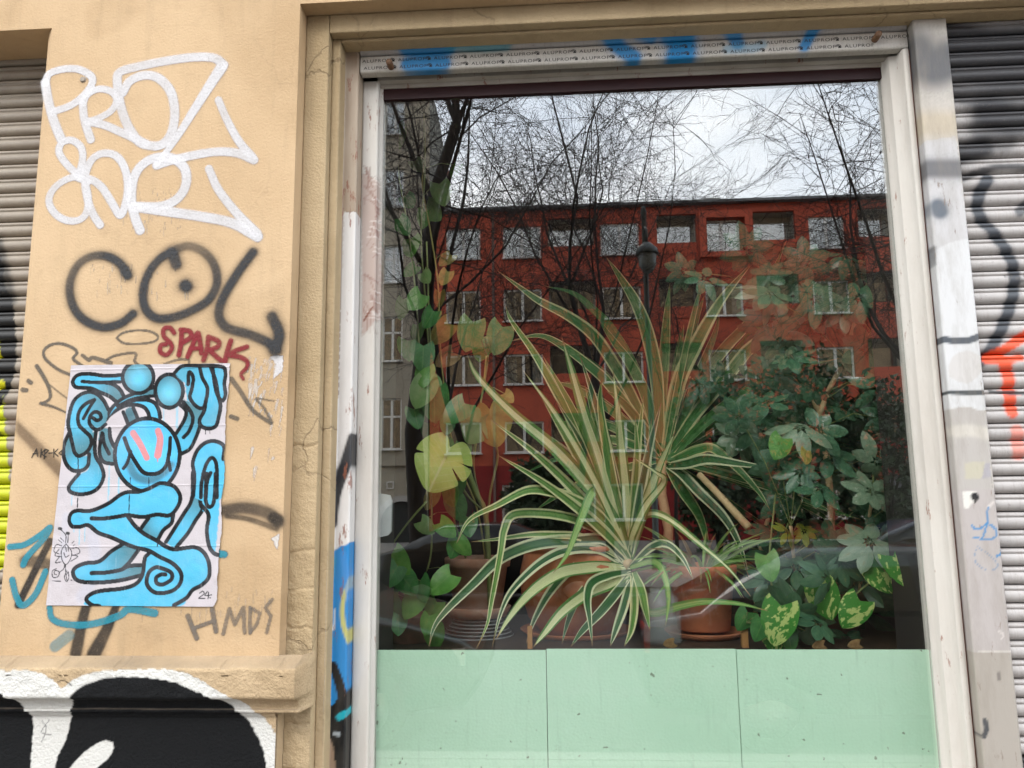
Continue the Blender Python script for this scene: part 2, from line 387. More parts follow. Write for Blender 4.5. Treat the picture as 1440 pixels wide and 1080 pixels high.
# pier
V, q, rgba = sheet([(YW, ZL - .01), (YW, ZT + .06)], [XL + .022, XE], None)
mb = MB()
mb.box(XL + .022, XE, YW, .4, ZL - .02, ZT + .05)
b = len(mb.v)                                # chamfered left arris
mb.poly([(XL + .022, YW, ZL - .02), (XL + .022, YW, ZT), (XL, YW + .02, ZT), (XL, YW + .02, ZL - .02)])
mb.poly([(XL, YW + .02, ZL - .02), (XL, YW + .02, ZT), (XL, .4, ZT), (XL, .4, ZL - .02)])
pier = mb.build('pier_wall', M['plaster'], shop)
# upper wall over everything: lower band of the facade and the storeys above
mb = MB()
mb.box(-7, XL + .022, YW, .4, ZT, 3.2); mb.box(XL + .022, XE, YW, .4, ZT + .05, 3.2); mb.box(XE, 7, YW, .028, ZO, 3.2)
mb.box(-7, 7, YW, .4, 3.2, 21.5); mb.box(-34, -7, YW, .4, 0, 21.5); mb.box(7, 34, YW, .4, 0, 21.5)
mb.build('upper_wall', M['plaster'], shop)
# window surround: two stepped bands, mitred round the head
mb = MB()
def band(x0, x1, y, z1, zb, x2):
    mb.box(x0, x1, y, .4, zb, z1)
mb.box(XE, -.585, -.15, .4, .9, ZO); mb.box(-.585, -.562, -.122, .4, .9, 2.872)
mb.box(-.585, 7, -.15, .028, 2.872, ZO); mb.box(-.562, 7, -.122, .028, 2.862, 2.872)
tr = mb.build('window_surround', M['plaster_trim'], shop)
bv = tr.modifiers.new('bevel', 'BEVEL'); bv.width = .004; bv.segments = 2; bv.limit_method = 'ANGLE'
# rough, cracked plaster coat on the lower part of the surround strip
xs_, zs_ = dense(-.646, -.5855, .0035), dense(.95, 1.86, .0035)
gx_, gz_ = np.meshgrid(xs_, zs_); rgn = np.random.default_rng(12)
def vnoise(x, z, f, seed):
    r_ = np.random.default_rng(seed).random((97, 97)); u, v = x * f, z * f; i, j = np.floor(u).astype(int), np.floor(v).astype(int); a, b_ = u - i, v - j; a = a * a * (3 - 2 * a); b_ = b_ * b_ * (3 - 2 * b_)
    g_ = lambda p, q_: r_[p % 97, q_ % 97]; return (g_(i, j) * (1 - a) + g_(i + 1, j) * a) * (1 - b_) + (g_(i, j + 1) * (1 - a) + g_(i + 1, j + 1) * a) * b_
hgt = .0035 * vnoise(gx_, gz_, 28, 1) + .002 * vnoise(gx_, gz_, 80, 2) + .001 * vnoise(gx_, gz_, 200, 3)
fade = np.clip((1.86 - gz_) / .45, 0, 1)
hgt = hgt * (.25 + .75 * fade)
for zc in (1.795, 1.545, 1.455, 1.372, 1.285, 1.16, 1.06):
    zz0 = zc + .010 * (vnoise(gx_, gz_ * 0 + zc, 60, 5) - .5) + (gx_ + .616) * (.12 if int(zc * 1000) % 2 else -.08); dd_ = np.abs(gz_ - zz0); hgt -= .0035 * np.exp(-(dd_ / .0022) ** 2); hgt += .0012 * ((gz_ > zz0) & (gz_ < zz0 + .09)) * (1 if int(zc * 1000) % 3 else 0)
V = np.stack([gx_.ravel(), -.1512 - hgt.ravel(), gz_.ravel()], -1); idx = np.arange(gx_.size).reshape(gx_.shape)
q = np.stack([idx[:-1, :-1], idx[:-1, 1:], idx[1:, 1:], idx[1:, :-1]], -1).reshape(-1, 4)
obj('plaster_coat', mesh('plaster_coat', V, q, smooth=True, mats=[M['plaster_trim']]), shop)
# lower wall and the moulded ledge above it
xs = np.concatenate([[-7, -4], dense(-1.75, -.655, .0026), [XE]])
prof = densify([(-.205, .95), (-.205, 1.185), (-.212, 1.192), (-.212, 1.2)], .0026)
V, q, rgba = sheet(prof, xs, big)
obj('lower_wall', mesh('lower_wall', V, q, {'paint': rgba}, mats=[M['plaster_ledge']]), shop)
MBx = MB(); MBx.box(-7, XE, -.195, .4, 0, 1.2); MBx.box(-7, -1.06, .25, .4, 0, 3.0); MBx.box(1.61, 7, .25, .4, 0, 3.0); MBx.box(XE, 7, -.12, .4, 0, .9); MBx.build('base_wall', M['plaster_ledge'], shop)
XR = -.592
xs = np.concatenate([[-7, -4], dense(-1.75, XR, .0026)])
prof = densify([(-.195, 1.318), (-.243, 1.303), (-.249, 1.299), (-.250, 1.294), (-.249, 1.238), (-.246, 1.233), (-.236, 1.231), (-.226, 1.226), (-.219, 1.216), (-.217, 1.208), (-.221, 1.204), (-.221, 1.199), (-.203, 1.196)], .0026)
V, q, rgba = sheet(prof, xs, big)
# paint never reached the ledge's top slope
rgba[V[:, 1] > -.2] *= [1, 1, 1, 0]
top = (V[:, 2] > 1.3005); rgba[top, 3] *= .15
wz = np.clip((V[:, 1] + .195) / -.03, 0, 1)
V[:, 1] += wz * (.003 * (vnoise(V[:, 0], V[:, 2], 30, 8) - .5) + .0015 * (vnoise(V[:, 0], V[:, 2], 110, 9) - .5)); V[:, 2] += wz * .002 * (vnoise(V[:, 0], V[:, 2], 22, 10) - .5) - .003 * wz * (vnoise(V[:, 0], V[:, 2] * 0 + 1, 45, 11) > .80) * (V[:, 2] > 1.285)
V2 = V.copy(); cap = np.arange(len(prof)) + (len(xs) - 1) * len(prof)
V2 = np.vstack([V2, np.stack([np.full(len(prof), XR + .012), np.full(len(prof), -.15), np.asarray(prof)[:, 1]], -1)])
e0 = len(V); ex = np.array([(cap[i], e0 + i, e0 + i + 1, cap[i + 1]) for i in range(len(prof) - 1)])
obj('ledge', mesh('ledge', V2, np.vstack([q, ex]), {'paint': np.vstack([rgba, np.zeros((len(prof), 4))])}, mats=[M['plaster_ledge']]), shop)

# ------------------------------------------------------------------ tags sprayed and drawn on the pier
YD = YW - .0012
z1 = Zone(0, 0, 3.0, YW); W = (226, 224, 226)
s = lambda p, w=36, **k: strk(z1, p, np.array(w) * 1.18, W, .86, .45, spray=.08, **k)
proz = [s([(192, 350), (205, 425), (228, 510), (258, 585)]), s([(192, 352), (210, 312), (270, 292), (335, 294), (385, 322), (388, 356), (355, 402), (300, 445), (225, 472)], (30, 30)),
        s([(350, 440), (358, 510), (384, 590)], 32), s([(352, 436), (372, 398), (420, 376), (472, 388), (494, 424), (470, 468), (420, 498), (372, 514)], 28), s([(372, 514), (440, 528), (520, 562), (615, 606)], 32),
        s([(945, 275), (905, 246), (820, 242), (700, 258), (580, 282), (508, 304), (496, 340), (506, 430), (535, 520), (580, 590), (620, 612), (680, 612), (722, 565), (738, 480), (722, 390), (672, 332), (612, 318), (550, 342), (518, 392)], 36),
        s([(935, 285), (880, 370), (810, 480), (740, 590), (662, 695)], (46, 22)), s([(662, 698), (760, 668), (900, 642), (1000, 646), (1072, 676)], 34), s([(922, 422), (958, 505), (1008, 596), (1066, 664)], (28, 32)),
        s([(342, 752), (280, 690), (250, 642), (262, 604), (302, 592), (342, 620), (350, 670), (334, 736)], 28), s([(372, 768), (310, 748), (240, 784), (208, 838), (224, 890), (270, 926), (322, 932), (360, 908), (374, 850), (362, 765)], 28),
        s([(424, 950), (392, 900), (368, 830), (360, 750), (384, 680), (432, 648), (490, 658), (528, 712), (540, 790), (530, 860), (508, 908), (470, 850), (430, 790), (385, 758), (340, 752)], 30),
        s([(592, 972), (572, 920), (556, 850), (562, 765), (592, 705), (650, 668), (722, 666), (778, 708), (786, 775), (752, 836), (682, 870), (570, 872)], 36), s([(562, 872), (700, 892), (850, 914), (980, 942), (1088, 1000)], 38), s([(882, 712), (922, 800), (1000, 900), (1085, 985)], (30, 34))]
decal('graffiti_tag', proz, YD, .0021, pier, M['spray'], 'white marker tag PROZ over a second line of letters', 2)
z2 = Zone(0, 330, 3.0, YW); K = (46, 47, 50)
c = lambda p, w=32, **k: strk(z2, p, w * 1.22, K, .93, .9, spray=.6, **k)
col = [c([(535, 160), (505, 120), (455, 92), (395, 90), (338, 120), (302, 180), (296, 250), (320, 320), (370, 368), (440, 390), (510, 374), (562, 334)], fade=[1, 1, .7, .8, 1, 1, 1]), c([(528, 150), (540, 172)], 34),
       c([(735, 70), (680, 98), (632, 155), (606, 230), (612, 305), (655, 350), (725, 350), (805, 322), (880, 275), (916, 205), (905, 130), (862, 75), (800, 48), (745, 60)], fade=[1, 1, 1, 1, 1, 1, .8, .55, .6]), c([(728, 75), (745, 125)], 42), c([(782, 214), (788, 218)], 46),
       c([(1068, 74), (1005, 160), (945, 260), (924, 335), (955, 390), (1050, 420), (1125, 452), (1168, 486)], 34), c([(1160, 488), (1178, 420), (1148, 346)], 40)]
decal('graffiti_tag', col, YD - .0006, .0021, pier, M['spray'], 'black soft edged spray tag COL with a dotted O', 3)
z3 = Zone(20, 430, 3.6, YW); R = (134, 8, 30)
r = lambda p, w=26: strk(z3, p, w, R, .97, .3, spray=.12)
spark = [r([(812, 138), (790, 112), (760, 118), (760, 155), (790, 185), (800, 215), (775, 248), (742, 235), (745, 200), (770, 195)], 24), r([(850, 125), (848, 180), (836, 250)]), r([(845, 122), (890, 130), (895, 160), (850, 190)]),
         r([(880, 258), (905, 200), (930, 138), (942, 180), (950, 240)]), r([(895, 218), (950, 215)], 22), r([(985, 160), (978, 220), (960, 275)]), r([(985, 158), (1035, 180), (1032, 208), (985, 226)]), r([(990, 226), (1030, 262), (1050, 278)]),
         r([(1098, 178), (1080, 235), (1068, 285)], 28), r([(1180, 208), (1130, 225), (1090, 245)], 26), r([(1095, 250), (1150, 262), (1182, 285), (1178, 315), (1150, 345), (1162, 372)], (28, 16))]
decal('graffiti_tag', spark, YD - .0012, .0019, pier, M['spray'], 'small dark red tag SPARK', 4)
G = (96, 90, 82)
g = lambda p, w=(14, 18), a=.75: strk(z3, p, w, G, a, .3)
fad = [g([(520, 165), (560, 190), (640, 192), (710, 180), (728, 155), (690, 130), (620, 124), (550, 138), (520, 162)], 12, .7),
       g([(115, 305), (150, 360), (178, 420), (180, 470), (140, 495)], (22, 14)), g([(135, 494), (200, 512), (262, 540)], (18, 8)), g([(180, 400), (230, 440), (270, 470)], 8, .5), g([(285, 350), (220, 320), (160, 270), (150, 230), (185, 198), (240, 192), (300, 215), (318, 240), (300, 268), (345, 305)], 16),
       g([(345, 250), (380, 275), (400, 262), (490, 290)], (18, 22), .7), g([(470, 272), (520, 250), (612, 240), (610, 280), (630, 300)], 14, .7), g([(760, 295), (820, 275), (880, 272), (885, 300)], 12, .6),
       g([(72, 380), (86, 390)], 22, .7), g([(42, 425), (62, 428)], 24, .7), g([(1100, 370), (1150, 440), (1210, 530), (1300, 595)], (26, 18), .7), g([(1305, 590), (1260, 510), (1225, 470), (1315, 482)], (16, 8), .6), g([(1098, 560), (1130, 572)], 22, .8)]
decal('graffiti_tag', fad, YD + .0004, .0021, pier, M['spray'], 'faded grey marker scrawl with a flat oval', 5)
z4 = Zone(0, 660, 2.572, YW); T = (44, 148, 168)
t = lambda p, w=24, a=.85: strk(z4, p, w, T, a, .3)
teal = [t([(35, 280), (90, 272), (150, 235), (182, 210), (160, 250), (100, 315), (85, 345)], (22, 24)), t([(45, 400), (60, 460), (85, 492), (130, 450), (165, 370)], 24), t([(180, 500), (190, 540), (240, 560), (330, 560), (430, 530), (470, 505), (560, 520)], (22, 28), .8), t([(200, 640), (250, 600)], 40, .4), strk(z4, [(795, 305), (812, 308)], 26, T, .9)]
decal('graffiti_tag', teal, YD + .0002, .0024, pier, M['spray'], 'teal paint scrawl half hidden by the poster', 6)
B = (40, 38, 38)
blk = [strk(z4, [(180, 260), (120, 380), (66, 490)], (26, 26), B, .9, .5, spray=.2), strk(z4, [(90, 330), (140, 335), (180, 345)], 40, (70, 62, 54), .6, .8, spray=.3), strk(z4, [(330, 440), (300, 540), (275, 665)], (30, 44), B, .75, .6, spray=.2), strk(z4, [(430, 470), (390, 570), (340, 668)], (22, 52), B, .85, .6, spray=.25),
       strk(z4, [(800, 150), (880, 140), (960, 155), (1010, 190)], (40, 46), (66, 58, 52), .7, 1., spray=.5), strk(z4, [(990, 175), (1005, 185)], 40, (30, 28, 28), .8, .8), strk(z4, [(820, 170), (900, 180), (1000, 215)], (16, 20), (60, 54, 48), .6, 1., spray=.4),
       strk(z2, [(50, 790), (110, 850), (180, 920), (260, 1000)], (40, 50), (105, 82, 62), .55, 1., spray=.5)]
for k_, (b0_, b1_, lb_) in enumerate(((0, 2, 'black slanting spray bar left of the poster'), (2, 3, 'smudged black spray bar below the poster'), (3, 4, 'tapered black spray bar below the poster'), (4, 7, 'blurred dark spray streak right of the poster'), (7, 8, 'faint brown spray streak left of the poster'))):
    decal('spray_streak', blk[b0_:b1_], YD + .0006 + .0001 * k_, .0024, pier, M['spray'], lb_, 7)
HM = (120, 112, 104)
h = lambda p, w=18, a=.8: strk(z4, p, w, HM, a, .25, curve=False)
hm = [h([(680, 530), (712, 610)]), h([(768, 505), (782, 585)]), h([(700, 575), (775, 548)], 14), h([(808, 595), (830, 505), (850, 560), (880, 500), (885, 590)], 14, .7), h([(905, 590), (905, 500)], 14, .7), h([(905, 500), (940, 520), (930, 560), (905, 590)], 12, .6), h([(985, 470), (960, 500), (980, 530), (965, 590)], 12, .6)]
decal('graffiti_tag', hm, YD, .0022, pier, M['spray'], 'pale grey letters HMDS below the poster', 8)
zk = Zone(0, 330, 3.0, YW); ak = lambda p: strk(zk, p, 5, (30, 28, 26), .9, .5, curve=False)
aks = [ak([(135, 940), (155, 905), (160, 935)]), ak([(140, 925), (160, 922)]), ak([(175, 905), (172, 938)]), ak([(195, 905), (174, 922), (195, 938)]), ak([(188, 945), (190, 905), (206, 910), (190, 925)]), ak([(208, 922), (222, 920)]), ak([(228, 905), (228, 938)]), ak([(245, 905), (230, 920), (246, 935)]), ak([(262, 910), (250, 922), (262, 930), (264, 910)])]
decal('graffiti_tag', aks, YD, .0013, pier, M['spray'], 'thin black pen writing beside the poster', 9)
# torn remains of old stickers (white scraps)
zp = Zone(0, 330, 3.0, YW); rs = random.Random(5); sc = []
for i in range(70):
    x, y_ = rs.uniform(1050, 1195), 510 + abs(rs.gauss(0, 170)); l = rs.uniform(8, 60)
    sc.append(strk(zp, [(x, y_), (x - 4, y_ + l * .5), (x - rs.uniform(0, 12), y_ + l)], (rs.uniform(4, 16), rs.uniform(1, 4)), (226, 216, 206), rs.uniform(.25, .75), .5))
sc += [fill(zp, [(1140, 512), (1196, 508), (1192, 575), (1150, 612), (1165, 550)], (226, 222, 222), curve=False), fill(zp, [(1045, 0), (1108, 0), (1092, 32)], (230, 228, 230), curve=False), fill(zp, [(1145, 1280), (1178, 1262), (1172, 1330)], (226, 220, 214), curve=False)]
for i in range(50):
    x, y_ = rs.uniform(380, 800), rs.uniform(120, 250); sc.append(strk(zp, [(x, y_), (x, y_ + rs.uniform(6, 50))], rs.uniform(2, 6), (228, 214, 190), rs.uniform(.2, .6), .6))
for i in range(60):
    x, y_ = rs.uniform(520, 760), rs.uniform(-200, -20); sc.append(strk(zp, [(x, y_), (x, y_ + rs.uniform(6, 40))], rs.uniform(2, 4), (228, 214, 190), rs.uniform(.2, .5), .6))
for i in range(60):
    x, y_ = rs.uniform(600, 1150), rs.uniform(1480, 1620); sc.append(strk(zp, [(x, y_), (x, y_ + rs.uniform(6, 50))], rs.uniform(2, 6), (226, 208, 184), rs.uniform(.15, .5), .6))
decal('sticker_scrap', sc, YD + .0008, .0021, pier, M['spray'], 'torn white sticker remains stuck to the plaster', 10)['kind'] = 'stuff'
mb = MB(); x, z = U(117, 112, YW); mb.lathe([(0, -.004), (.006, -.004), (.008, -.001), (.009, .001)], n=14)
pl = mb.build('wall_plug', M['slat_old'], shop); pl.location = (x, YW, z); pl.rotation_euler = (math.pi / 2, 0, 0); pl.rotation_euler.x = -math.pi / 2

# ------------------------------------------------------------------ poster
zA, zB = Zone(80, 505, 5.76, YW), Zone(60, 670, 5.3333, YW)
BL, SH, INK, PA = (88, 190, 226), (84, 134, 146), (18, 20, 22), (208, 200, 203)
def o(z, pts, w=27, closed=False): return strk(z, pts, w * 1.22 * (1 if z is zA else .93), INK, 1., .12, closed=closed)
PL = []
# washes and drips on the paper
for x in (430, 510, 870, 975, 985): PL.append(strk(zA, [(x, 330 if x > 600 else 860), (x, 560 if x > 600 else 1100)], 9, (140, 205, 228), .7, .4))
for x, a_, b_ in ((225, 150, 215), (500, 10, 190), (575, 10, 140), (285, 380, 510), (325, 380, 485), (245, 370, 415)): PL.append(strk(zB, [(x, a_), (x - 2, b_)], 9, (140, 205, 228), .7, .4))
PL += [strk(zB, [(380, 420), (400, 700), (300, 900)], 90, (196, 198, 212), .5, 1.), strk(zB, [(180, 300), (160, 600)], 60, (200, 200, 212), .5, 1.)]
# upper left horn
PL += [fill(zA, [(520, 125), (400, 135), (300, 120), (210, 120), (155, 140), (130, 185), (150, 225), (210, 225), (300, 190), (520, 188)], BL),
       fill(zA, [(210, 185), (390, 190), (460, 200), (515, 240), (545, 300), (480, 345), (430, 305), (360, 275), (290, 240), (200, 230)], BL, SH, (250, 210), 280),
       o(zA, [(520, 132), (400, 138), (300, 124), (210, 122), (158, 142), (134, 185), (152, 224), (200, 234), (280, 238), (350, 268), (430, 302), (485, 345)]), o(zA, [(210, 182), (300, 190), (400, 190), (455, 186), (520, 186)], 24), o(zA, [(400, 192), (460, 205), (515, 245), (545, 295)])]
# antenna balls
el = lambda cx, cy, rx, ry, n=18: [(cx + rx * math.cos(2 * math.pi * i / n), cy + ry * math.sin(2 * math.pi * i / n)) for i in range(n)]
# arch behind the head
PL += [fill(zA, [(395, 505), (440, 430), (500, 375), (610, 335), (720, 330), (795, 352), (830, 410), (845, 480), (760, 480), (740, 420), (700, 385), (620, 372), (540, 395), (460, 450)], BL), fill(zA, [(560, 420), (620, 395), (660, 490), (590, 520)], (74, 120, 132)),
       o(zA, [(395, 500), (450, 445), (540, 388), (620, 370), (700, 385), (740, 425), (758, 475)]), o(zA, [(500, 382), (610, 340), (720, 330), (795, 355), (830, 412), (842, 475)]), o(zA, [(545, 430), (580, 520)], 26), o(zA, [(625, 395), (660, 480)], 26),
       fill(zA, [(395, 500), (440, 420), (490, 360), (560, 310), (680, 262), (790, 225), (790, 300), (700, 310), (600, 335), (500, 385), (440, 450)], BL, SH, (480, 400), 330),
       o(zA, [(395, 500), (440, 418), (490, 358), (560, 310), (680, 262), (785, 232)]), o(zA, [(500, 382), (600, 332), (700, 310), (785, 300)], 24),
       fill(zA, el(665, 150, 122, 125), (104, 205, 238), (88, 140, 152), (665, 160), 150), o(zA, el(665, 150, 125, 128), 27, True), fill(zA, el(915, 260, 108, 130), (112, 208, 236), (78, 138, 156), (915, 275), 150), o(zA, el(915, 260, 112, 135), 28, True)]
# left arm
PL += [fill(zA, [(100, 600), (62, 700), (62, 800), (95, 875), (150, 905), (225, 895), (265, 845), (268, 780), (180, 780)], BL, SH, (180, 860), 190),
       fill(zA, [(400, 540), (320, 580), (310, 700), (320, 790), (362, 860), (385, 945), (350, 1030), (290, 1085), (130, 1085), (100, 1040), (130, 990), (190, 935), (260, 890), (270, 780), (250, 700), (290, 600)], BL, SH, (240, 1030), 430),
       fill(zA, [(420, 400), (380, 330), (330, 282), (270, 268), (200, 288), (142, 342), (112, 430), (97, 520), (112, 600), (132, 690), (152, 760), (190, 785), (250, 752), (285, 690), (300, 580), (395, 530)], BL, SH, (150, 470), 330),
       fill(zA, [(350, 590), (425, 565), (452, 690), (465, 850), (392, 830), (350, 745)], SH), o(zA, [(432, 565), (440, 640), (470, 710)]), o(zA, [(372, 600), (350, 745), (382, 830), (460, 850)], 26), o(zA, [(378, 610), (392, 690), (430, 768)], 26),
       o(zA, [(425, 410), (382, 332), (330, 284), (270, 268), (200, 288), (142, 342), (112, 430), (97, 520), (112, 600), (132, 690), (152, 760), (190, 785), (250, 752), (285, 690), (278, 630), (230, 582), (184, 532), (178, 460), (202, 402), (250, 358), (312, 332)]), o(zA, [(312, 335), (268, 400), (222, 482)], 24),
       o(zA, [(300, 478), (332, 498), (362, 478), (352, 440), (312, 430), (276, 465), (270, 520), (312, 568), (355, 568), (400, 530)], 26), o(zA, [(104, 600), (66, 690), (62, 790), (95, 870), (150, 906), (222, 896), (262, 848), (268, 770)]),
       o(zA, [(322, 590), (314, 700), (322, 790), (362, 860), (385, 945), (352, 1030), (290, 1078), (200, 1095), (120, 1078), (102, 1040), (132, 992), (185, 930)]), strk(zA, [(178, 800), (178, 900)], 9, INK, 1., .3)]
# right arm and fingers
PL += [fill(zA, [(1030, 330), (1110, 370), (1200, 405), (1165, 550), (1110, 690), (1012, 772), (970, 600), (1040, 510), (1062, 430)], BL, SH, (1030, 700), 300), o(zA, [(1030, 350), (1090, 430), (1106, 500), (1072, 590), (1032, 635)], 26), o(zA, [(1000, 368), (1052, 425), (1030, 512), (972, 605)], 26), o(zA, [(1165, 545), (1130, 640), (1082, 728), (1008, 770)]),
       fill(zA, [(960, 115), (1012, 62), (1100, 52), (1330, 60), (1372, 110), (1362, 200), (1372, 290), (1340, 342), (1332, 400), (1310, 480), (1290, 548), (1230, 566), (1170, 540), (1160, 490), (1190, 402), (1130, 382), (1060, 330), (1040, 200)], BL, (92, 170, 196), (1240, 250), 330),
       o(zA, [(960, 112), (1012, 62), (1100, 54), (1330, 62), (1370, 112), (1360, 200), (1370, 290), (1342, 340), (1302, 282), (1280, 180), (1265, 70)]), o(zA, [(1160, 62), (1182, 150), (1226, 240), (1212, 340), (1186, 398), (1132, 382), (1082, 312), (1098, 240), (1108, 150), (1075, 108), (1068, 205)], 26),
       o(zA, [(1250, 64), (1290, 180), (1312, 300), (1330, 380), (1312, 480), (1290, 545), (1230, 565), (1172, 540), (1162, 490), (1198, 420), (1212, 340)]), strk(zA, [(1210, 575), (1210, 610)], 7, INK), strk(zA, [(1245, 575), (1245, 605)], 7, INK)]
# stalk and leaf on the right
PL += [fill(zB, [(1130, -20), (1122, 170), (1060, 280), (1000, 380), (930, 490), (1010, 525), (1090, 430), (1150, 330), (1200, 250), (1190, -20)], BL, SH, (1040, 420), 330), o(zB, [(1132, -30), (1122, 170), (1062, 280), (1000, 380), (930, 490)]), o(zB, [(1185, -20), (1186, 190), (1202, 250), (1150, 332), (1090, 430), (1012, 525)]),
       fill(zA, [(1362, 720), (1340, 682), (1270, 662), (1200, 684), (1142, 742), (1106, 840), (1120, 950), (1106, 1120), (1345, 1120)], BL), fill(zB, [(1186, -40), (1338, -40), (1325, 300), (1300, 560), (1280, 575), (1248, 510), (1236, 400), (1256, 300), (1204, 250)], BL, curve=False),
       o(zA, [(1352, 810), (1360, 722), (1335, 684), (1270, 664), (1200, 684), (1142, 742), (1106, 840), (1120, 950), (1108, 1110)]), o(zA, [(1300, 1120), (1300, 900), (1285, 822), (1252, 802), (1212, 862), (1182, 980), (1170, 1120)], 26), o(zA, [(1250, 922), (1222, 1000), (1212, 1120)], 26),
       o(zB, [(1236, -20), (1226, 170), (1250, 228), (1284, 200), (1300, 70), (1300, -20)], 26), o(zB, [(1190, 210), (1248, 288), (1236, 400), (1252, 520), (1292, 578), (1340, 590)])]
# head with face
hd = el(738, 778, 262, 296, 26)
PL += [fill(zA, hd, (104, 206, 246), (84, 190, 236), (760, 740), 300), strk(zA, [(590, 850), (650, 950), (760, 980), (860, 930), (930, 860)], (70, 60), (74, 110, 120), .75, 1.2, spray=.3), o(zA, hd, 28, True),
       o(zA, [(552, 640), (590, 742), (640, 830), (700, 912), (762, 932), (832, 920), (888, 868), (912, 780), (925, 640)], 28), o(zA, [(602, 750), (575, 840), (546, 885)], 24), o(zA, [(905, 800), (926, 900)], 24), strk(zA, [(622, 600), (680, 690), (735, 800)], (52, 48), (226, 142, 142), .95, .2), strk(zA, [(825, 582), (842, 650), (822, 778)], (50, 60), (226, 142, 142), .95, .2), strk(zA, [(822, 790), (822, 830)], 9, (226, 142, 142)), strk(zA, [(750, 960), (750, 1040)], 7, INK), strk(zA, [(600, 960), (600, 1040)], 6, INK)]
# hands, legs
PL += [fill(zB, [(740, 392), (800, 305), (985, 290), (970, 352), (902, 420), (870, 475), (800, 440)], BL, SH, (900, 330), 190), o(zB, [(740, 392), (800, 312)]), o(zB, [(872, 468), (910, 402), (970, 352), (985, 285)]),
       fill(zB, [(620, 510), (725, 560), (650, 650), (745, 662), (742, 742), (600, 778), (350, 792), (265, 778), (235, 722), (255, 682), (330, 652), (430, 640), (520, 562)], BL, SH, (330, 720), 420), o(zB, [(605, 508), (520, 562), (430, 636), (330, 650), (257, 680), (236, 722), (266, 776), (350, 794), (470, 792), (600, 776), (740, 742)]), o(zB, [(372, 724), (480, 720), (590, 700), (650, 672), (740, 664)]), o(zB, [(722, 556), (650, 650), (605, 694)]),
       fill(zB, [(640, 292), (700, 372), (770, 432), (862, 482), (930, 526), (1000, 546), (1140, 530), (1212, 570), (1252, 650), (1252, 750), (1200, 812), (1130, 850), (1080, 912), (1000, 975), (380, 975), (330, 922), (370, 880), (450, 858), (600, 842), (700, 810), (750, 742), (770, 622), (810, 580), (700, 532), (620, 502), (520, 457), (420, 422), (350, 367), (290, 377), (228, 374), (206, 330), (222, 276), (400, 300)], BL),
       fill(zB, [(370, 316), (480, 316), (600, 298), (640, 292), (760, 306), (860, 288), (960, 292), (1020, 222), (1036, 150), (1000, 82), (940, 56), (880, 52), (800, 92), (720, 116), (650, 116), (590, 137), (510, 196), (430, 236), (350, 260), (270, 256), (222, 276), (260, 340)], BL),
       o(zB, [(372, 314), (480, 314), (600, 296), (642, 290), (760, 304), (860, 286), (960, 290), (1020, 222), (1036, 150), (1000, 82), (940, 56), (880, 52), (800, 92), (720, 116), (650, 116), (590, 137), (510, 196), (430, 236), (350, 260), (270, 256), (222, 276), (206, 330), (230, 374), (290, 376), (350, 366), (420, 421), (520, 456), (620, 501), (700, 531), (800, 556), (880, 601), (980, 651), (1040, 720), (1040, 790), (990, 850), (900, 874), (830, 860), (786, 800), (800, 722), (850, 682), (910, 692), (970, 722), (970, 770), (910, 808), (862, 800), (856, 760), (890, 736), (925, 735)]),
       o(zB, [(640, 296), (700, 372), (770, 432), (862, 482), (930, 526), (1000, 546), (1140, 530), (1212, 570), (1252, 650), (1252, 750), (1200, 812), (1130, 850), (1080, 912), (990, 965)]), o(zB, [(800, 580), (772, 615), (752, 740), (700, 808), (600, 840), (450, 856), (370, 880), (332, 920), (372, 962), (430, 972)]),
       strk(zB, [(268, 160), (268, 230)], 8, INK), strk(zB, [(655, 120), (652, 280)], 7, INK), strk(zB, [(866, 480), (866, 522)], 7, INK)]
# small doodle and the date
i_ = lambda p, w=7: strk(zB, p, w, (30, 30, 32), .95, .4)
PL += [i_([(185, 505), (150, 550), (150, 620), (180, 660), (215, 620), (222, 560), (185, 508)]), i_([(180, 500), (180, 440), (140, 395)]), i_([(195, 495), (200, 430)]), i_([(132, 390), (144, 392)], 22), i_([(190, 425), (202, 427)], 22), i_([(150, 520), (110, 512), (92, 560), (130, 580)]), i_([(130, 545), (100, 590), (140, 600)]), i_([(135, 600), (105, 645), (145, 640)]), i_([(222, 540), (270, 535), (285, 570), (240, 590)]), i_([(232, 590), (270, 600), (220, 635)]),
       i_([(165, 570), (178, 605), (205, 590)]), i_([(180, 525), (184, 560)]), i_([(198, 530), (200, 560)]), i_([(172, 660), (165, 690), (130, 720)]), i_([(178, 660), (180, 720), (190, 780)]), i_([(110, 690), (80, 710), (85, 755), (120, 750), (130, 715), (100, 705), (95, 730), (110, 735)]), i_([(190, 705), (170, 750), (185, 788), (205, 760), (200, 715), (188, 735)]), i_([(80, 782), (140, 786)]), i_([(222, 775), (226, 777)], 9), i_([(140, 460), (165, 485)], 5), i_([(125, 475), (150, 495)], 5), i_([(228, 500), (245, 485)], 5), i_([(235, 520), (250, 510)], 5),
       i_([(1180, 875), (1205, 860), (1215, 880), (1175, 912), (1222, 912)], 8), i_([(1240, 862), (1222, 892), (1270, 888)], 8), i_([(1250, 868), (1245, 915)], 8), i_([(1258, 908), (1262, 909)], 9)]
zq = Zone(0, 0, 1.0, YW)
corners = [U(101, 514, YW), U(325, 511, YW), U(307, 853, YW), U(66, 851, YW)]
nu, nv = 300, 420
uu, vv = np.meshgrid(np.linspace(0, 1, nu), np.linspace(0, 1, nv))
cs = [np.array(k) for k in corners]
PX = (1 - vv)[..., None] * ((1 - uu)[..., None] * cs[0] + uu[..., None] * cs[1]) + vv[..., None] * ((1 - uu)[..., None] * cs[3] + uu[..., None] * cs[2])
rg = np.random.default_rng(3)
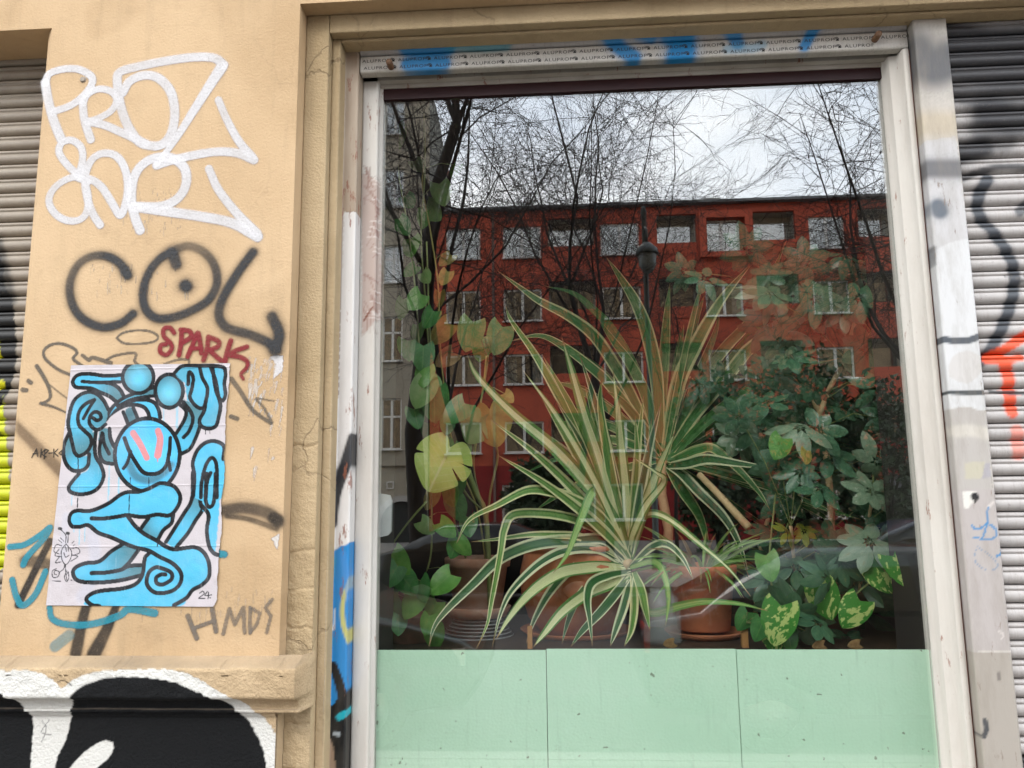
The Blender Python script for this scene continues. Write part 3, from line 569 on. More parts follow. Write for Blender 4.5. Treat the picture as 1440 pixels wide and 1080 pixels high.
edge = np.cumsum(rg.normal(0, .0004, nv)); edge -= np.linspace(edge[0], edge[-1], nv)
PX[..., 0] += (edge[:, None]) * uu ** 8
X, Z = PX[..., 0].ravel(), PX[..., 1].ravel()
rgba = paint_points(X, Z, PL, base=PA, seed=4)
yy = YW - .0022 - .0022 * np.clip(vnoise(X + .3 * Z, Z, 26, 31) - .55, 0, 1) - .0016 * vnoise(X, Z + .4 * X, 60, 32) * vnoise(X, Z, 8, 33) - .0012 * np.abs(np.sin(X * 43) * np.sin(Z * 31 + X * 9)) - .0008 * (np.abs(((Z - 1.70) % .14)) < .003)
V = np.stack([X, yy, Z], -1); idx = np.arange(nu * nv).reshape(nv, nu)
q = np.stack([idx[:-1, :-1], idx[1:, :-1], idx[1:, 1:], idx[:-1, 1:]], -1).reshape(-1, 4)
keep = np.ones(len(q), bool); cu, cv = (uu[:-1, :-1].ravel(), vv[:-1, :-1].ravel()); keep &= ~((1 - cu) * 1.2 + (1 - cv) < .035); q = q[keep]
obj('poster', mesh('poster', V, q, {'paint': rgba}, smooth=True, mats=[M['paper']]), None, label='paste-up poster of a light blue outlined cartoon figure glued on ochre wall', cat='poster')

# ------------------------------------------------------------------ roller shutters
SP = [(a_ * 1.5, b_) for a_, b_ in [(.000, .000), (-.006, .0015), (-.0105, .006), (-.0125, .013), (-.0125, .020), (-.0105, .0265), (-.0085, .0285), (-.0105, .0305), (-.011, .034), (-.009, .0385), (-.004, .0405), (.000, .041)]]
def shutter(name, x0, x1, xf, y, z0, z1, layers, material, parent, label):
    e = tag(empty(name, ((x0 + x1) / 2, y, z0), parent), label)
    xs = np.unique(np.concatenate([[x0, x1], dense(xf[0], xf[1], .004)])); n = 0; z = z1 - .041
    while z > z0:
        pr = [(y + a, z + b_) for a, b_ in SP]
        V, q, rgba = sheet(pr, xs, layers, seed=n)
        V = V - np.array([(x0 + x1) / 2, y, z0]); obj('slat', mesh('slat', V, q, {'paint': rgba}, smooth=True, mats=[material]), e); z -= .0415; n += 1
    return e
yr = -.065
zr = Zone(1280, 0, 2.7, yr); zs = Zone(1300, 380, 3.086, yr); KB = (42, 42, 46)
rp = [strk(zr, [(130, 150), (300, 180), (520, 170)], 162, KB, .97, 1., spray=.5), strk(zr, [(140, 260), (300, 290), (520, 270)], 148, KB, .95, 1., spray=.5), strk(zr, [(150, 360), (260, 380), (520, 350)], 94, KB, .85, 1., spray=.6), strk(zr, [(290, 440), (400, 470), (520, 440)], 148, KB, .95, 1., spray=.6), strk(zr, [(260, 500), (340, 540)], 108, KB, .7, 1., spray=.6), strk(zr, [(160, 600), (260, 570)], 94, KB, .95, 1., spray=.6),
      strk(zr, [(180, 690), (260, 660), (340, 645), (520, 650)], 26, KB, .85, .9, spray=.5), strk(zr, [(280, 690), (245, 760), (250, 830), (300, 890), (350, 960), (380, 1040), (372, 1140), (330, 1260), (270, 1360), (200, 1412)], (46, 40), (46, 54, 64), .92, .7, spray=.3), strk(zr, [(450, 760), (400, 815)], 36, (46, 54, 64), .8, .8, spray=.3),
      strk(zs, [(520, 230), (420, 290), (330, 350), (250, 392), (330, 395), (400, 385)], (44, 30), (238, 82, 34), .95, .4, spray=.15), strk(zs, [(318, 395), (345, 450), (350, 540), (362, 620)], (50, 46), (238, 82, 34), .92, .4, spray=.15), strk(zs, [(385, 700), (392, 800)], 50, (236, 110, 80), .6, .5, spray=.2), strk(zs, [(268, 530), (432, 540)], 16, (58, 60, 64), .85, .4),
      strk(zs, [(330, 30), (370, 50), (430, 25)], 6, (90, 86, 84), .8), strk(zs, [(345, 20), (400, 55), (440, 40)], 6, (90, 86, 84), .8), strk(Zone(1300, 680, 2.7, yr), [(300, 1110), (380, 1050), (440, 1060)], 60, (24, 24, 26), .95, .4)]
shutter('roller_shutter', .985, 2.4, (.985, 1.22), yr, .95, 2.905, rp, M['slat'], shop, 'closed grey roller shutter sprayed black and orange beside the post')
zz_ = Zone(0, 60, 1.64, .0 - .05)
lp = [fill(zz_, [(-160, 470), (0, 490), (20, 560), (40, 610), (44, 760), (-10, 850), (-160, 850)], (26, 25, 25)), strk(zz_, [(0, 470), (30, 600)], 40, (26, 25, 25), .8, 1., spray=.4), strk(zz_, [(-5, 690), (4, 720), (-4, 740)], 16, (226, 222, 20), 1., .3), strk(zz_, [(14, 790), (-10, 805)], 18, (226, 222, 20), 1., .3),
      fill(zz_, [(-160, 860), (0, 845), (18, 840), (24, 1200), (-160, 1200)], (206, 214, 24)), strk(zz_, [(-20, 900), (10, 905)], 10, (30, 30, 28), .8)]
shutter('roller_shutter', -2.6, XL + .03, (-1.62, XL + .03), -.05, 1.3, 3.0, lp, M['slat_old'], shop, 'old brownish roller shutter with black and yellow paint beside the pier')
mb = MB(); mb.box(-2.6, XL - .001, -.02, .4, 1.2, 3.0); mb.build('shutter_backing', M['black'], shop)
# half raised shutter over the display window: three slats and a bottom rail with protective film
hs = tag(empty('roller_shutter', (.2, -.06, 2.80), shop), 'rolled up shutter end with branded film strip over the display window')
blue = (32, 140, 205)
zt = Zone(460, 0, 2.88, -.07); zu = Zone(940, 0, 2.88, -.07)
bp = [strk(zt, [(330, 190), (400, 200), (480, 190)], 90, blue, .95, .6, spray=.2), strk(zt, [(330, 260), (420, 262), (470, 255)], 70, blue, .95, .8, spray=.35), strk(zt, [(500, 180), (620, 185), (720, 180)], 60, (60, 160, 180), .7, .9, spray=.3), strk(zt, [(1120, 130), (1180, 190), (1240, 230)], 70, blue, .95, .8, spray=.35), strk(zt, [(1260, 140), (1310, 150)], 60, blue, .9, .8), strk(zt, [(1440, 130), (1440, 230)], 110, blue, .95, .8, spray=.35),
      strk(zu, [(0, 130), (50, 180), (40, 235)], 110, blue, .95, .8, spray=.35), strk(zu, [(210, 110), (260, 140), (280, 175)], 60, blue, .9, .8, spray=.2), strk(zu, [(640, 90), (590, 120), (550, 190)], 44, blue, .95, .8, spray=.35), strk(zu, [(240, 200), (340, 195), (380, 180)], 40, (110, 180, 215), .5, .9, spray=.3), strk(zu, [(320, 105), (440, 100)], 20, (30, 110, 170), .7, .6)]
xs = dense(-.522, .914, .005)
zz = 2.853
for i in range(2):
    V, q, rgba = sheet([(-.06 + a, zz + b_) for a, b_ in SP], xs, bp, seed=i); obj('slat', mesh('slat', V - np.array([.2, -.06, 2.80]), q, {'paint': rgba}, smooth=True, mats=[M['slat']]), hs); zz += .0415
M['film'] = m_slat('rail_film', (.57, .54, .49), (.48, .45, .40))
V, q, rgba = sheet(densify([(-.045, 2.803), (-.066, 2.803), (-.070, 2.806), (-.070, 2.848), (-.066, 2.852), (-.045, 2.852)], .005), xs, bp)
obj('bottom_rail', mesh('bottom_rail', V - np.array([.2, -.06, 2.80]), q, {'paint': rgba}, mats=[M['film']]), hs)
M['ink'] = simple('film_print', (.035, .033, .032), .6); M['rust'] = simple('rusty_steel', (.10, .055, .03), .7, c2=(.2, .1, .05), sc=90, bmp=.4)
# film print: brand word and arc mark, two rows
fc = bpy.data.curves.new('word', 'FONT'); fc.body = 'ALUPROF'; fc.size = .0155; fc.extrude = 0; fc.space_character = 1.18
fo = bpy.data.objects.new('word_tmp', fc); COL.objects.link(fo)
dg = bpy.context.evaluated_depsgraph_get(); dg.update(); wm = bpy.data.meshes.new_from_object(fo.evaluated_get(dg)); bpy.data.objects.remove(fo)
wv = np.array([v.co[:] for v in wm.vertices]); wf = [tuple(p.vertices) for p in wm.polygons]
mb = MB(); rs = random.Random(9)
for row, (zb, off) in enumerate(((2.832, 0), (2.8115, .004))):
    x = -.517 + off
    while x < .85:
        bi = len(mb.v); mb.v += [(x + a * 1.0, -.0706, zb + b_ * .82) for a, b_, _ in wv]; mb.f += [tuple(bi + i for i in f) for f in wf]; mb.m += [0] * len(wf)
        cx_ = x - .016
        if cx_ > -.52:
            for R_ in (.0075, .0045):
                pp = [(cx_ + (R_ + d) * math.cos(t), -.0706, zb + .002 + (R_ + d) * math.sin(t)) for d, ts in ((.0009, np.linspace(.2, 2.9, 8)), (-.0009, np.linspace(2.9, .2, 8))) for t in ts]; mb.poly(pp)
            mb.poly([(cx_ - .001, -.0706, zb), (cx_ + .008, -.0706, zb), (cx_ + .005, -.0706, zb + .005), (cx_ + .001, -.0706, zb + .005)])
        x += .0975
bl = mb.build('lettering', M['ink'], hs); bl.location = (-.2, .06, -2.80)
for px, py in ((549, 92), (1232, 53)):
    x, z = U(px, py, -.08); mb = MB(); mb.lathe([(.0, -.030), (.0075, -.030), (.0085, -.027), (.0085, 0)], n=14)
    st = mb.build('stop_bolt', M['rust'], hs, smooth=True); st.location = (x - .2, -.07 + .06, z - 2.80); st.rotation_euler = (-math.pi / 2 + .12, 0, 0); st.rotation_euler.x = -math.pi / 2 + math.pi
    st.rotation_euler.x = -math.pi / 2

# ------------------------------------------------------------------ display window: rails, frame, gasket lines, glass
win = tag(empty('display_window', (0, 0, 1.0), shop), 'large fixed window in a worn white painted frame')
def local(o_): o_.location = (0, 0, -1.0); return o_
# left guide rail with its paint
zg = Zone(440, 580, 2.16, -.075); zh = Zone(400, 60, 1.8, -.075); WH = (236, 232, 228)
gp = [fill(zh, [(149, 428), (184, 428), (184, 460), (182, 1100), (130, 1100)], WH, curve=False), fill(zg, [(60, -40), (128, -40), (128, 420), (40, 420)], WH, curve=False), strk(zg, [(125, 80), (95, 170), (70, 250), (60, 340)], (40, 26), (34, 36, 42), .97, .4, spray=.15), strk(zg, [(95, 170), (55, 230), (50, 330)], 34, (34, 36, 42), .8, .6, spray=.3),
      fill(zg, [(60, 425), (85, 405), (105, 400), (130, 380), (130, 900), (0, 900), (0, 470), (40, 440)], (34, 138, 206), curve=False), strk(zg, [(55, 450), (40, 560), (45, 700)], 30, (40, 150, 170), .7, .9), strk(zg, [(115, 500), (92, 570), (92, 640), (112, 700)], (12, 16), (214, 206, 110), .9, .8), strk(zg, [(92, 430), (110, 560)], 20, (80, 150, 220), .6, .9),
      strk(zg, [(62, 770), (82, 830), (96, 890)], (24, 30), (14, 15, 17), 1., .3), fill(zg, [(22, 905), (60, 890), (75, 870), (105, 870), (105, 1000), (100, 1200), (80, 1200), (60, 1010), (24, 985)], (14, 15, 17)), strk(zg, [(80, 925), (98, 915)], 20, (30, 175, 190), 1., .3), strk(zg, [(66, 975), (78, 978)], 12, (190, 200, 205), .8, .6), strk(zg, [(62, 660), (66, 600)], 6, (240, 240, 240), .7)]
V, q, rgba = sheet([(-.115, 0), (-.075, 0)], [0, 1], None)
zs_ = dense(.95, 2.872, .004)
def vstrip(name, prof_xy, zs_, layers, material, parent):
    """(x,y) profile swept up z"""
    prof_xy = np.asarray(prof_xy, float); n, k = len(zs_), len(prof_xy)
    V = np.stack([np.tile(prof_xy[:, 0], n), np.tile(prof_xy[:, 1], n), np.repeat(zs_, k)], -1); idx = np.arange(n * k).reshape(n, k)
    q = np.stack([idx[:-1, :-1], idx[:-1, 1:], idx[1:, 1:], idx[1:, :-1]], -1).reshape(-1, 4)
    rgba = paint_points(V[:, 0], V[:, 2], layers) if layers else np.zeros((len(V), 4))
    return obj(name, mesh(name, V, q, {'paint': rgba}, mats=[material]), parent)
local(vstrip('guide_rail', densify([(-.565, -.122), (-.5625, -.078), (-.562, -.075), (-.527, -.075), (-.525, -.072), (-.525, -.02)], .004), zs_, gp, M['guide'], win))
# left stile of the frame, bare reddish wood showing at the top
zf = Zone(400, 60, 1.8, -.03); RW = (150, 108, 92)
fl = [fill(zf, [(196, 330), (240, 350), (240, 690), (196, 745)], (186, 158, 146), curve=False, a=.7)]
rs = random.Random(4)
for i in range(26): yy_ = rs.uniform(330, 720); fl.append(strk(zf, [(240, yy_), (240 - rs.uniform(4, 30), yy_ + rs.uniform(-4, 4))], rs.uniform(2, 6), (226, 214, 206), .9, .4))
for i in range(30): yy_ = rs.uniform(300, 730); fl.append(strk(zf, [(rs.uniform(200, 236), yy_), (rs.uniform(200, 236), yy_ + rs.uniform(10, 60))], rs.uniform(2, 5), (140, 92, 78), rs.uniform(.2, .6), .8))
fl.append(strk(zf, [(200, 705), (222, 670)], 5, (130, 66, 44), .9, .5))
local(vstrip('stile', densify([(-.5255, .03), (-.5255, -.026), (-.523, -.030), (-.484, -.030), (-.481, -.027), (-.480, -.012), (-.4725, -.010), (-.4725, .03)], .004), zs_, fl, M['frame'], win))
local(vstrip('stile', [(.8685, .03), (.8685, -.012), (.874, -.014), (.8755, -.036), (.878, -.039), (.896, -.041), (.8985, -.069), (.901, -.072), (.9125, -.073), (.9138, -.070), (.914, .03)], dense(.95, 2.80, .02), None, M['frame'], win))
local(vstrip('gasket', [(.9142, .03), (.9142, -.068), (.9172, -.068), (.9172, .03)], dense(.95, 2.80, .1), None, M['brown'], win))
mb = MB(); mb.box(-.480, .878, -.012, .03, 2.788, 2.80); mb.box(-.523, .9135, -.030, .03, 2.8005, 2.90); hr = local(mb.build('head_rail', M['frame_dirty'], win))
mb = MB(); mb.box(-.4722, .8682, -.0085, .03, 2.757, 2.7878); local(mb.build('reflection_strip', simple('maroon_reflection', (.030, .007, .008), .5), win))  # added dark strip: stands in for the rail and head mirrored in the glass
mb = MB(); mb.box(-.523, .9135, -.030, .03, .90, .95); mb.box(-.60, .96, -.16, .03, .86, .8995); local(mb.build('sill', M['frame'], win))
mb = MB(); mb.box(-.472, .868, 0, .006, .951, 2.7565); local(mb.build('glass_pane', M['glass'], win))
# ------------------------------------------------------------------ sprayed post on the right
zo = Zone(1280, 0, 2.7, -.1); zo2 = Zone(1300, 380, 3.086, -.1); zo3 = Zone(1300, 680, 2.7, -.1); GY = (172, 160, 156)
pp = [strk(zo, [(20, 200), (80, 250), (140, 230)], 190, (74, 76, 82), .9, 1.1, spray=.6), strk(zo, [(20, 40), (130, 60)], 80, (176, 164, 148), .5, 1.2), fill(zo, [(-60, 540), (52, 535), (110, 525), (175, 515), (190, 640), (300, 1500), (-60, 1500)], (206, 204, 204), curve=False), strk(zo, [(30, 470), (170, 470)], 100, (196, 178, 146), .6, 1.2),
      strk(zo, [(70, 640), (190, 640)], 80, (84, 84, 88), .85, 1., spray=.5), strk(zo, [(108, 785), (112, 800)], 66, (88, 98, 110), .92, .8, spray=.35), fill(zo, [(-60, 955), (96, 950), (150, 920), (226, 905), (236, 1080), (320, 1560), (-60, 1560)], (220, 220, 220), curve=False), strk(zo, [(88, 940), (90, 1000)], 20, (70, 74, 80), .7, .8, spray=.3),
      strk(zo2, [(86, 300), (130, 306), (190, 304), (245, 285)], 28, (66, 74, 84), .95, .4, spray=.1), fill(zo2, [(120, 380), (180, 350), (250, 380), (254, 430), (190, 490), (110, 460)], (204, 196, 188), a=.5), strk(zo2, [(114, 530), (268, 530)], 20, (62, 70, 76), 1., .25),
      fill(zo2, [(-60, 606), (120, 600), (180, 592), (250, 608), (280, 625), (300, 1100), (-60, 1100)], (190, 184, 178), curve=False), strk(zo2, [(140, 700), (200, 695), (285, 712)], 50, (218, 212, 200), .8, 1., spray=.3), fill(zo2, [(172, 835), (262, 830), (268, 905), (178, 905)], (198, 192, 172), curve=False), fill(zo2, [(262, 840), (282, 840), (290, 900), (250, 905)], (176, 172, 176), curve=False),
      fill(zo3, [(-60, 20), (300, 20), (345, 640), (-60, 640)], (190, 182, 178), curve=False), fill(zo3, [(-60, 640), (345, 640), (390, 1200), (-60, 1200)], (176, 168, 158), curve=False), strk(zo3, [(205, 640), (345, 640)], 4, (226, 220, 210), .9, .5), fill(zo3, [(144, 30), (200, 30), (196, 60), (165, 95), (150, 90)], (232, 228, 220), curve=False), fill(zo3, [(178, 40), (200, 32), (206, 58), (192, 76), (178, 56)], (24, 24, 28), curve=False), fill(zo3, [(235, 90), (262, 62), (266, 72), (244, 98)], (222, 214, 208), curve=False),
      strk(zo3, [(240, 88), (238, 150), (220, 208)], 6, (64, 140, 196), .95, .4), strk(zo3, [(176, 155), (200, 175), (238, 152)], 6, (64, 140, 196), .95, .4), strk(zo3, [(238, 152), (262, 165), (276, 190), (250, 212), (188, 205)], 6, (64, 140, 196), .9, .4), strk(zo3, [(298, 235), (290, 268), (274, 276)], 7, (64, 140, 196), .95, .4), strk(zo3, [(200, 240), (190, 290), (240, 330), (280, 310), (230, 260), (200, 240)], 4, (120, 150, 180), .7, .4),
      strk(zo3, [(230, 900), (236, 930), (226, 960)], 16, (50, 56, 64), .9, .5), strk(zo3, [(282, 720), (284, 745)], 10, (120, 112, 108), .8, .6), strk(zo3, [(285, 560), (300, 575), (290, 595)], 5, (226, 218, 214), .8, .5)]
vstrip('post', densify([(.918, .2), (.918, -.097), (.921, -.100), (.998, -.100), (1.001, -.097), (1.001, .2)], .004), dense(.90, 2.871, .004), pp, M['post'], shop)

# ================================================================== ROOM BEHIND THE GLASS
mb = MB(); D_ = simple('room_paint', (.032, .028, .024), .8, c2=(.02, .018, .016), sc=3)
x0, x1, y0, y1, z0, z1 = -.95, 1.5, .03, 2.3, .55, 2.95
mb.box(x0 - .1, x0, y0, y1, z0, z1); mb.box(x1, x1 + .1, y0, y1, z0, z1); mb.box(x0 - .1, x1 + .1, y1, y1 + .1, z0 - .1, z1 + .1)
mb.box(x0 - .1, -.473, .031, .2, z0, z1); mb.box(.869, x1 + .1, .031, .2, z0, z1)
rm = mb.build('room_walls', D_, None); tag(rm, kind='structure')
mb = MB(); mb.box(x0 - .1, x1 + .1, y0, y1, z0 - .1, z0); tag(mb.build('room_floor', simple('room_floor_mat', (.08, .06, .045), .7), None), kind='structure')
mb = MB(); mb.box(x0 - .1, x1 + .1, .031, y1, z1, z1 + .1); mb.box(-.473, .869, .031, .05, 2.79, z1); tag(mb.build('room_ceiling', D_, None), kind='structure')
# dark wooden shelf for the plants
ZS = 1.262
wood = simple('dark_shelf_wood', (.055, .033, .02), .55, c2=(.03, .018, .012), sc=20)
mb = MB(); mb.box(-.9, 1.4, .045, .85, ZS - .03, ZS); mb.box(-.88, -.84, .1, .8, z0, ZS - .031); mb.box(1.3, 1.34, .1, .8, z0, ZS - .031)
mb.build('window_shelf', wood, None, label='dark wooden plant shelf behind the green boards', cat='shelf')
# green textured boards
def _green(nt, out):
    co = N(nt, 'NewGeometry').outputs['Position']
    mp = N(nt, 'Mapping', Vector=co); mp.inputs['Rotation'].default_value = (0, math.radians(45), 0)
    ck = N(nt, 'TexChecker', Vector=mp.outputs[0], Scale=170.0).outputs['Fac']
    wv_ = N(nt, 'TexVoronoi', Vector=co, Scale=140.0).outputs['Distance']
    n1 = noise(nt, 2.5, 6, .6, vec=co); n2 = noise(nt, 4, 5, .6, vec=co, stretch=(.3, 1, 8)); n3 = noise(nt, 55, 2, .5, vec=co)
    c_ = mixc(nt, ramp(nt, n1, [(.3, 0.), (.75, 1.)]), (.62, .88, .67), (.54, .82, .60))
    c_ = mixc(nt, mul(nt, ramp(nt, n2, [(.45, 0.), (.8, 1.)]), .35), c_, (.66, .88, .70))
    c_ = mixc(nt, mul(nt, ck, .05), c_, (.30, .52, .36))
    n4 = noise(nt, 26, 5, .7, vec=co, stretch=(4, 1, .35)); n5 = noise(nt, 7, 5, .7, vec=co); n6 = noise(nt, 120, 2, .5, vec=co)
    c_ = mixc(nt, mul(nt, ramp(nt, n4, [(.56, 0.), (.74, 1.)]), .22), c_, (.30, .44, .33))
    c_ = mixc(nt, mul(nt, ramp(nt, n5, [(.55, 0.), (.8, 1.)]), .25), c_, (.72, .86, .72))
    c_ = mixc(nt, ramp(nt, n3, [(.735, 0.), (.755, .7)]), c_, (.14, .15, .09))
    c_ = mixc(nt, ramp(nt, n6, [(.745, 0.), (.76, .6)]), c_, (.20, .18, .10))
    prin(nt, out, c_, .5, bump(nt, wv_, .25, .002), .4)
M['green'] = mat('green_textured_board', _green)
xa, xb = U(768, 914, .012)[0], U(1035, 914, .012)[0]
for k, (a_, b_, t_) in enumerate(((-.4715, xa - .0008, 1.2905), (xa + .0008, xb - .0008, 1.2935), (xb + .0008, .868, 1.292))):
    mb = MB(); mb.box(-(b_ - a_) / 2, (b_ - a_) / 2, 0, .008, 0, t_ - .952)
    mb.build('green_board', M['green'], None, loc=((a_ + b_) / 2, .0105, .952), label=['pale green textured board behind the glass, next to the pier side frame', 'pale green textured board behind the glass, between two other boards', 'pale green textured board behind the glass, next to the sprayed post'][k], cat='board', group='green boards along the foot of the display window')

# ------------------------------------------------------------------ leaf materials
def leafmat(name, body, rough=.4, transl=.35):
    def b(nt, out):
        a = nt.nodes.new('ShaderNodeAttribute'); a.attribute_name = 'leaf'
        sp = N(nt, 'SeparateColor', Color=a.outputs['Color'])
        c_ = body(nt, sp.outputs[0], sp.outputs[1], sp.outputs[2])
        p = prin(nt, None, c_, rough, None, .35)
        t_ = nt.nodes.new('ShaderNodeBsdfTranslucent'); nt.links.new(c_, t_.inputs['Color'])
        ms = nt.nodes.new('ShaderNodeMixShader'); ms.inputs[0].default_value = transl
        nt.links.new(p.outputs[0], ms.inputs[1]); nt.links.new(t_.outputs[0], ms.inputs[2]); nt.links.new(ms.outputs[0], out.inputs['Surface'])
    return mat(name, b)
def var_body(edge, green, pale, margin=.56):
    def f(nt, u, v, r_):
        e = mul(nt, mul(nt, u, .5, 'SUBTRACT'), 2.0); e = mul(nt, e, 0, 'ABSOLUTE')
        cmb = N(nt, 'CombineXYZ'); nt.links.new(mul(nt, u, 26), cmb.inputs[0]); nt.links.new(mul(nt, v, .7), cmb.inputs[1]); nt.links.new(mul(nt, r_, 37), cmb.inputs[2])
        st = N(nt, 'TexNoise', Vector=cmb.outputs[0], Scale=1.0, Detail=3.0).outputs['Fac']
        g = mixc(nt, ramp(nt, st, [(.42, 0.), (.58, 1.)]), green, pale)
        k = mul(nt, e, mul(nt, mul(nt, st, .5, 'SUBTRACT'), .9), 'ADD')
        m = ramp(nt, mul(nt, k, mul(nt, mul(nt, r_, .5, 'SUBTRACT'), .36), 'ADD'), [(margin, 0.), (margin + .07, 1.)])
        cc = mixc(nt, m, g, edge)
        tip = mul(nt, v, mul(nt, mul(nt, st, .5, 'SUBTRACT'), .10), 'ADD')
        return mixc(nt, ramp(nt, tip, [(.935, 0.), (.965, .9)]), cc, (.34, .20, .09))
    return f
LM = {}
LM['var'] = leafmat('variegated_leaf', var_body((.80, .80, .42), (.07, .22, .04), (.24, .44, .10)))
LM['varpale'] = leafmat('pale_variegated_leaf', var_body((.12, .28, .06), (.82, .85, .48), (.68, .76, .36)))
LM['vardark'] = leafmat('dark_variegated_leaf', var_body((.80, .84, .52), (.03, .12, .04), (.07, .20, .06)))
LM['drac'] = leafmat('dracaena_leaf', var_body((.78, .80, .40), (.05, .21, .045), (.12, .34, .09), .80))
def plain_body(c1, c2, vein=(.2, .35, .1), vs=.35):
    def f(nt, u, v, r_):
        cmb = N(nt, 'CombineXYZ'); nt.links.new(u, cmb.inputs[0]); nt.links.new(v, cmb.inputs[1]); nt.links.new(mul(nt, r_, 31), cmb.inputs[2])
        n1 = N(nt, 'TexNoise', Vector=cmb.outputs[0], Scale=3.5, Detail=4.0).outputs['Fac']
        c_ = mixc(nt, ramp(nt, n1, [(.36, 0.), (.66, 1.)]), c1, c2)
        e = mul(nt, mul(nt, u, .5, 'SUBTRACT'), 0, 'ABSOLUTE')
        c_ = mixc(nt, mul(nt, ramp(nt, e, [(.008, 1.), (.03, 0.)]), vs), c_, vein)
        fr = mul(nt, mul(nt, mul(nt, v, 8.0), mul(nt, e, 6.0), 'SUBTRACT'), 1.0, 'FRACT')
        c_ = mixc(nt, mul(nt, ramp(nt, fr, [(.0, 1.), (.16, 0.)]), vs * .7), c_, vein)
        c_ = mixc(nt, mul(nt, ramp(nt, n1, [(.66, 0.), (.74, 1.)]), .35), c_, (.30, .26, .08))
        return c_
    return f
LM['pothos'] = leafmat('pothos_leaf', plain_body((.085, .27, .04), (.14, .36, .065)), .3)
LM['pothos_dark'] = leafmat('dark_pothos_leaf', plain_body((.04, .17, .04), (.06, .23, .055)), .28)
LM['pothos_pale'] = leafmat('pale_pothos_leaf', plain_body((.20, .38, .11), (.28, .42, .15)), .4, .5)
LM['yellow'] = leafmat('yellowed_leaf', plain_body((.50, .44, .11), (.38, .31, .07), (.6, .5, .2)), .5, .5)
LM['monstera'] = leafmat('yellow_green_leaf', plain_body((.40, .54, .11), (.50, .60, .15), (.6, .65, .3), .7), .4, .4)
def golden(nt, u, v, r_):
    cmb = N(nt, 'CombineXYZ'); nt.links.new(mul(nt, mul(nt, u, v, 'ADD'), 4.2), cmb.inputs[0]); nt.links.new(mul(nt, mul(nt, u, v, 'SUBTRACT'), 2.6), cmb.inputs[1]); nt.links.new(mul(nt, r_, 31), cmb.inputs[2])
    n1 = N(nt, 'TexNoise', Vector=cmb.outputs[0], Scale=.85, Detail=3.0, Roughness=.6).outputs['Fac']
    return mixc(nt, ramp(nt, n1, [(.53, 0.), (.57, 1.)]), (.07, .30, .045), (.60, .74, .24))
LM['golden'] = leafmat('golden_pothos_leaf', golden, .3)
LM['scheff'] = leafmat('umbrella_plant_leaf', plain_body((.050, .14, .075), (.085, .19, .10), (.09, .16, .08)), .25, .25)
LM['scheff_pale'] = leafmat('pale_umbrella_leaf', plain_body((.20, .32, .20), (.28, .38, .25), (.2, .28, .16)), .3, .35)
LM['scheff_gold'] = leafmat('yellow_umbrella_leaf', plain_body((.40, .40, .06), (.30, .34, .05)), .4, .4)
LM['grass'] = leafmat('spider_leaf', var_body((.14, .34, .07), (.42, .58, .18), (.2, .42, .1)))
LM['dry'] = leafmat('dry_leaf', plain_body((.42, .28, .12), (.30, .17, .07), (.4, .3, .15)), .7, .3)
stem_green = simple('green_stem', (.16, .22, .06), .6, c2=(.24, .26, .10), sc=30)
stem_tan = simple('tan_stem', (.66, .48, .26), .8, c2=(.5, .34, .17), sc=60, bmp=.3)
def _terra(nt, out):
    n1 = noise(nt, 14, 5, .65); n2 = noise(nt, 30, 6, .75, stretch=(1, 1, .5)); n3 = noise(nt, 5, 4, .6)
    c_ = mixc(nt, ramp(nt, n1, [(.3, 0.), (.72, 1.)]), (.56, .20, .09), (.42, .145, .07))
    c_ = mixc(nt, mul(nt, ramp(nt, n2, [(.55, 0.), (.72, 1.)]), .45), c_, (.62, .46, .36))
    c_ = mixc(nt, mul(nt, ramp(nt, n3, [(.52, 0.), (.7, 1.)]), .4), c_, (.24, .10, .06))
    prin(nt, out, c_, .85, bump(nt, n2, .2, .004), .25)
terracotta = mat('terracotta', _terra)
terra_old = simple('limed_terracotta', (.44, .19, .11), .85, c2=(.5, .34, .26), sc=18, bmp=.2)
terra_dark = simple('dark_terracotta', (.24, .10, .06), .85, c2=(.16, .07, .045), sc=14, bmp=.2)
soil = simple('potting_soil', (.03, .02, .013), .95, c2=(.05, .035, .02), sc=60, bmp=.6)

